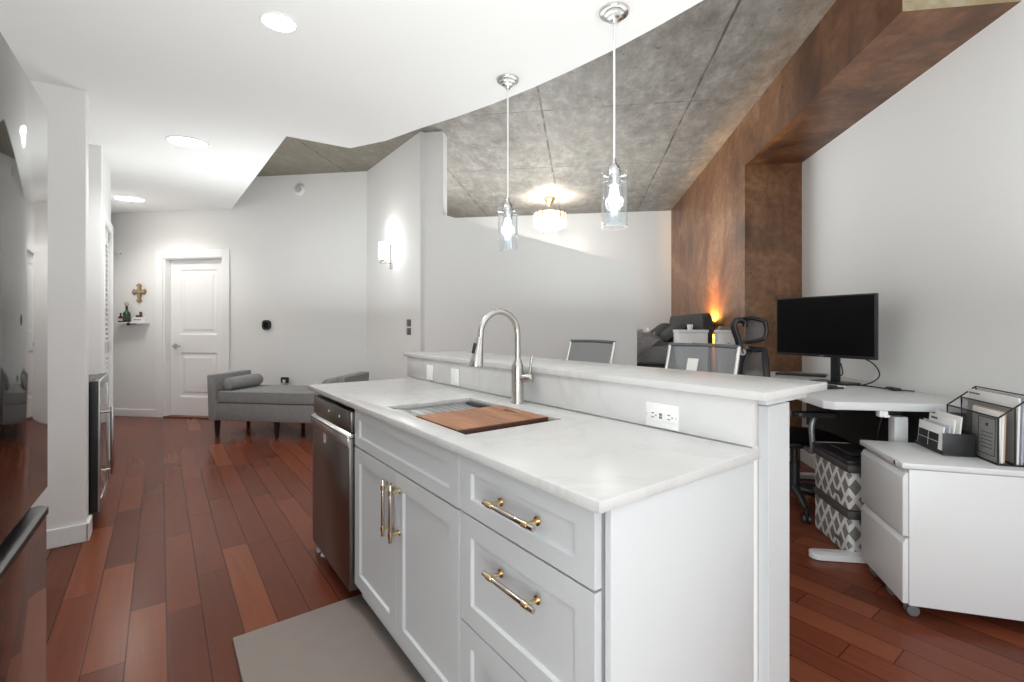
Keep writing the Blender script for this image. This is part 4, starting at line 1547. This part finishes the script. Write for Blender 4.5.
t = thing('file_organizer', 'black wire mesh file organizer full of papers on the filing cabinet', 'organizer', cab_pt(0.413, 0.235), HR_)
LO = 0.175
bm = new()
prof = [(-0.055, 0.0, 0.205), (0.055, 0.0, 0.290)]
box(bm, (-0.055, -LO, 0.001), (0.06, LO, 0.004))
box(bm, (-0.056, -LO, 0.004), (-0.053, LO, 0.195))
box(bm, (0.055, -LO, 0.004), (0.058, LO, 0.285))
box(bm, (0.000, -LO, 0.004), (0.003, LO, 0.235))
build('mesh_panels', bm, WIREM, t)
bm = new()
for x, h in ((-0.055, 0.197), (0.001, 0.237), (0.057, 0.290)):
    tube(bm, [(x, -LO, 0.003), (x, -LO, h), (x, LO, h), (x, LO, 0.003), (x, -LO, 0.003)], 0.004, 8)
for s in (-1, 1):
    tube(bm, [(-0.055, s * LO, 0.197), (0.057, s * LO, 0.290)], 0.0035, 8)
    tube(bm, [(-0.055, s * LO, 0.003), (0.057, s * LO, 0.003)], 0.0035, 8)
build('wire_frame', bm, BLACKM, t)
docs = [(-0.047, -0.165, -0.02, 0.205, PAPER, 'white printed certificate facing out of the front organizer pocket'),
        (-0.034, -0.160, 0.03, 0.212, PAPER, 'white folder behind the certificate in the organizer'),
        (-0.022, -0.15, 0.05, 0.216, TANPAPER, 'tan folder in the front organizer pocket'),
        (0.018, -0.16, 0.165, 0.275, PAPER, 'wide white sheet rising above the organizer'),
        (0.036, -0.155, 0.10, 0.262, BLUEGREY, 'blue grey folder in the back organizer pocket')]
for i, (x, y0, y1, h, mt_, lb) in enumerate(docs):
    e = thing('paper_sheet', lb, 'paper', cab_pt(0.413 + x, 0.235) + Vector((0, 0, 0.0055)), HR_, 'papers in the wire organizer')
    build('sheet', box(new(), (-0.004, y0, 0), (0.004, y1, h), 0.001, M=Matrix.Rotation(math.radians(1.5), 4, 'Y')), mt_, e)
    if i == 0:
        bm = new()
        Mr = Matrix.Rotation(math.radians(1.5), 4, 'Y')
        for a0, a1, c0, c1 in ((y0 + 0.018, y1 - 0.018, 0.022, 0.025), (y0 + 0.018, y1 - 0.018, 0.178, 0.181), (y0 + 0.018, y0 + 0.021, 0.022, 0.18), (y1 - 0.021, y1 - 0.018, 0.022, 0.18)):
            box(bm, (-0.0052, a0, c0), (-0.0042, a1, c1), M=Mr)
        cyl(bm, Mr @ Vector((-0.0042, (y0 + y1) / 2, 0.150)), Mr @ Vector((-0.0052, (y0 + y1) / 2, 0.150)), 0.008, n=14)
        for q in range(5):
            box(bm, (-0.0050, y0 + 0.035, 0.05 + q * 0.016), (-0.0042, y1 - 0.035, 0.053 + q * 0.016), M=Mr)
        build('print', bm, GREYPL, e)
    if i == 3:
        bm = new()
        Mr = Matrix.Rotation(math.radians(1.5), 4, 'Y')
        box(bm, (-0.0052, 0.08, 0.255), (-0.0042, 0.155, 0.262), M=Mr)
        build('print', bm, GREYPL, e)

# ------------------------------------------------------------------ storage bins under the desk


def storage_bin(label, z, lid, loc_ab, rz):
    o = thing('storage_bin', label, 'storage bin', G(loc_ab[0], loc_ab[1], z), rz, 'diamond pattern bins under the desk')
    lx, ly, h = 0.30, 0.40, 0.25
    bm = new()
    box(bm, (0, 0, 0.001), (lx, ly, h - 0.045), 0.012)
    build('body', bm, DIAMOND, o)
    bm = new()
    box(bm, (-0.006, -0.006, h - 0.046), (lx + 0.006, ly + 0.006, h - 0.002), 0.008)
    build('rim', bm, simple('dark_grey_trim', (0.07, 0.068, 0.066), 0.6), o)
    bm = new()
    box(bm, (-0.0085, 0.06, 0.055), (-0.0012, 0.135, 0.075), 0.002)
    build('name_tag', bm, GREYPL, o)
    if lid:
        bm = new()
        box(bm, (-0.010, -0.010, h - 0.001), (lx + 0.01, ly + 0.01, h + 0.022), 0.008)
        ld = build('lid', bm, BLACK, o)
        bm = new()
        box(bm, (0.05, 0.08, h + 0.0225), (lx - 0.03, ly - 0.07, h + 0.04), 0.008)
        build('lid_recess', bm, BLACK, ld)
    return o


storage_bin('grey diamond pattern storage bin on the floor, bottom of the stack', 0.0, False, (1.42, 2.765), GR - 0.03)
storage_bin('grey diamond pattern storage bin with black lid, top of the stack', 0.2495, True, (1.42, 2.765), GR - 0.03)

# ------------------------------------------------------------------ bedroom
PZ = 0.52
t = thing('bed', 'large bed with a dark upholstered headboard beyond the partition', 'bed', G(-0.75, 5.40, PZ + 0.0005), GR)
# local x towards the headboard wall, y along the headboard
bm = new()
box(bm, (0.0, 0.0, 0.06), (2.05, 1.95, 0.28), 0.02)
build('base', bm, HEADM, t)
bm = new()
box(bm, (0.0, 0.02, 0.285), (2.04, 1.93, 0.50), 0.05, 4)
build('mattress', bm, fabric('grey_sheet', (0.2, 0.2, 0.205), 0.15), t)
bm = new()
prism(bm, [(x + 0.975, y + 0.43) for x, y in rounded_rect(1.98, 0.86, 0.12, 8)], 0.0, 0.10, Matrix(((0, 0, 1, 2.065), (1, 0, 0, 0), (0, 1, 0, 0), (0, 0, 0, 1))), 0.02)
build('headboard', bm, HEADM, t)
for x in (0.08, 1.95):
    for y in (0.08, 1.86):
        build('leg', cyl(new(), (x, y, 0), (x, y, 0.065), 0.03, n=12), DARKWOOD, t)


def duvet_fn(u, v):
    x = 0.02 + 1.62 * u
    y = -0.07 + 2.09 * v
    z = 0.60 + 0.028 * math.sin(9 * u + 3 * math.sin(7 * v)) + 0.022 * math.sin(17 * v + 5 * u) + 0.02 * math.sin(31 * u - 12 * v) + 0.03 * math.exp(-((u - 0.85) / 0.13) ** 2)
    edge_ = min(v, 1 - v) * 2.09
    drop = max(0, 0.11 - edge_) / 0.11
    z -= drop ** 1.5 * 0.36
    y += (0.045 if v < 0.5 else -0.045) * drop * (0.6 + 1.0 * math.sin(30 * u + 4 * math.sin(5 * u)))
    if v < 0.5:
        y -= 0.03 * drop
    else:
        y += 0.03 * drop
    x -= 0.32 * u * drop
    y += drop * 0.022 * math.sin(46 * u + 9 * drop)
    return Vector((x, y, z))


bm = grid(new(), 64, 110, duvet_fn, 0.03)
tag(build('duvet', bm, DUVETM, loc=G(-0.75, 5.40, PZ + 0.0005), rotz=GR), 'rumpled grey duvet spread over the bed', 'duvet')


def pillow(label, x, y, mat):
    o = thing('bed_pillow', label, 'pillow', G(-0.75, 5.40, PZ) + Matrix.Rotation(GR, 3, 'Z') @ Vector((x, y, 0.575)), GR)
    bm = new()

    def f(sgn):
        return lambda u, v: Vector(((u - 0.5) * 0.30, (v - 0.5) * 0.6, sgn * 0.065 * (max(0, 1 - (2 * u - 1) ** 4) * max(0, 1 - (2 * v - 1) ** 4)) ** 0.5))
    grid(bm, 14, 14, f(1))
    grid(bm, 14, 14, f(-1))
    bmesh.ops.remove_doubles(bm, verts=bm.verts, dist=1e-4)
    bmesh.ops.transform(bm, matrix=Matrix.Translation((0, 0, 0.07)) @ Matrix.Rotation(math.radians(-38), 4, 'Y'), verts=bm.verts)
    tag(o, label, 'pillow', 'pillows on the bed')
    build('pillow_body', bm, mat, o)


pillow('charcoal bed pillow against the headboard end nearer the white chests', 1.84, 0.45, HEADM)
pillow('charcoal bed pillow against the headboard end beside the bedroom wall', 1.84, 1.45, HEADM)


def nightstand(label, a, b, w, d, h, z=PZ):
    o = thing('nightstand', label, 'nightstand', G(a, b, z + 0.0005), GR, 'white nightstands in the bedroom')
    bm = new()
    box(bm, (0, 0.012, 0.05), (w, d, h - 0.03), 0.004)
    build('body', bm, WHITE, o)
    build('top', box(new(), (-0.006, 0.0, h - 0.029), (w + 0.006, d + 0.004, h), 0.004), WHITE, o)
    n = 3
    hh = (h - 0.10) / n
    for k in range(n):
        bm = new()
        box(bm, (0.008, 0.0, 0.06 + k * hh), (w - 0.008, 0.011, 0.06 + (k + 1) * hh - 0.012), 0.003)
        dd = build('drawer', bm, WHITE, o)
        build('knob', cyl(new(), (w / 2, 0, 0.06 + (k + 0.5) * hh), (w / 2, -0.018, 0.06 + (k + 0.5) * hh), 0.012, n=14), CHROME, dd)
    for x in (0.03, w - 0.03):
        for y in (0.04, d - 0.03):
            build('leg', cyl(new(), (x, y, 0), (x, y, 0.052), 0.015, n=10), WHITE, o)
    return o


nightstand('white nightstand between the bed and the amber wall lamp', 1.0, 5.05, 0.285, 0.30, 0.68)
nightstand('white nightstand in the far bedroom corner beyond the bed', 1.06, 7.62, 0.31, 0.30, 0.68)
nightstand('white nightstand beside the brown column, half hidden by the office chair', 1.345, 4.875, 0.165, 0.17, 0.68)
t = thing('small_cup', 'tiny white cup on the nightstand next to the bed', 'cup', G(1.14, 5.20, PZ + 0.6812), 0)
bm = new()
lathe(bm, [(0, 0), (0.022, 0), (0.028, 0.02), (0.03, 0.055), (0.026, 0.055), (0.024, 0.02), (0, 0.006)], 20)
build('bowl', bm, WHITE, t)
bm = new()
box(bm, (0.01, 0.03, 0), (0.15, 0.14, 0.012), 0.003)
box(bm, (0.02, 0.04, 0.012), (0.14, 0.13, 0.035), 0.005)
tag(build('folded_cloth', bm, FABRIC, loc=G(1.345, 4.875, PZ + 0.6812), rotz=GR), 'small folded grey cloth on the nightstand beside the brown column', 'cloth')

# amber up-and-down wall lamp between bed and column
LA = (A_BEAM, 5.72, 1.215)
t = thing('wall_lamp', 'small dark wall lamp throwing amber light up the brown wall', 'wall lamp', G(*LA), GR - PI / 2)
bm = new()
box(bm, (-0.03, -0.018, -0.05), (0.03, 0, 0.05), 0.003)
build('bracket', bm, BLACKM, t)
bm = new()
lathe(bm, [(0.036, -0.06), (0.040, -0.06), (0.040, 0.06), (0.036, 0.06), (0.036, -0.06)], 24, Matrix.Translation((0, -0.10, 0)))
build('tube_shade', bm, BLACKM, t)
bm = new()
lathe(bm, [(0, -0.012), (0.010, -0.006), (0.010, 0.006), (0, 0.012)], 16, Matrix.Translation((0, -0.10, 0)))
cyl(bm, (0, -0.018, 0), (0, -0.092, 0), 0.004, n=8)
build('amber_bulb', bm, AMBER, t)
lamp('amber_glow', 'POINT', G(A_BEAM - 0.10, 5.72, 1.262), 62, (1.0, 0.50, 0.12), 0.008)
lamp('amber_glow', 'POINT', G(A_BEAM - 0.10, 5.72, 1.168), 75, (1.0, 0.50, 0.12), 0.008)

# chandelier
CHA, CHB = -0.47, 7.22
t = thing('chandelier', 'tiered crystal and gold flush chandelier on the concrete ceiling', 'chandelier', G(CHA, CHB, ZC), 0)
bm = new()
lathe(bm, [(0, -0.001), (0.085, -0.001), (0.085, -0.03), (0.06, -0.06), (0.03, -0.10), (0.02, -0.14), (0, -0.14)], 28)
build('canopy', bm, GOLD, t)
bm = new()
cyl(bm, (0, 0, -0.13), (0, 0, -0.30), 0.012, n=12)
build('stem', bm, GOLD, t)
bm = new()
lathe(bm, [(0.19, -0.235), (0.23, -0.235), (0.235, -0.24), (0.23, -0.248), (0.19, -0.248), (0.19, -0.235)], 40)
for k in range(4):
    a = PI / 4 + PI / 2 * k
    cyl(bm, (0, 0, -0.241), (math.cos(a) * 0.2, math.sin(a) * 0.2, -0.241), 0.005, n=8)
for k in range(16):
    a = 2 * PI * k / 16
    c, s = math.cos(a) * 0.238, math.sin(a) * 0.238
    cyl(bm, (c, s, -0.235), (c, s, -0.36), 0.010, n=8)
build('ring_frame', bm, GOLD, t)
for k in range(16):
    a = 2 * PI * (k + 0.5) / 16
    M = Matrix.Translation((math.cos(a) * 0.235, math.sin(a) * 0.235, -0.25)) @ Matrix.Rotation(a, 4, 'Z')
    bm = new()
    prism(bm, [(-0.012, -0.03), (0.012, -0.03), (0.016, 0), (0.012, 0.03), (-0.012, 0.03), (-0.016, 0)], -0.20, 0.0, M, 0.003)
    build('crystal', bm, CRYSTAL, t)
for k in range(10):
    a = 2 * PI * k / 10
    M = Matrix.Translation((math.cos(a) * 0.15, math.sin(a) * 0.15, -0.25)) @ Matrix.Rotation(a, 4, 'Z')
    bm = new()
    prism(bm, [(-0.012, -0.03), (0.012, -0.03), (0.016, 0), (0.012, 0.03), (-0.012, 0.03), (-0.016, 0)], -0.24, 0.0, M, 0.003)
    build('crystal', bm, CRYSTAL, t)
for k in range(6):
    a = 2 * PI * k / 6
    bm = new()
    lathe(bm, [(0, 0.02), (0.012, 0.01), (0.016, -0.02), (0.01, -0.05), (0, -0.06)], 14, Matrix.Translation((math.cos(a) * 0.19, math.sin(a) * 0.19, -0.36)))
    build('bulb', bm, BULB, t)
lamp('chandelier_glow', 'POINT', G(CHA, CHB, ZC - 0.34), 40, (1, 0.93, 0.82), 0.05)
lamp('chandelier_glow', 'POINT', G(CHA, CHB, ZC - 0.22), 3.5, (1, 0.95, 0.86), 0.02)
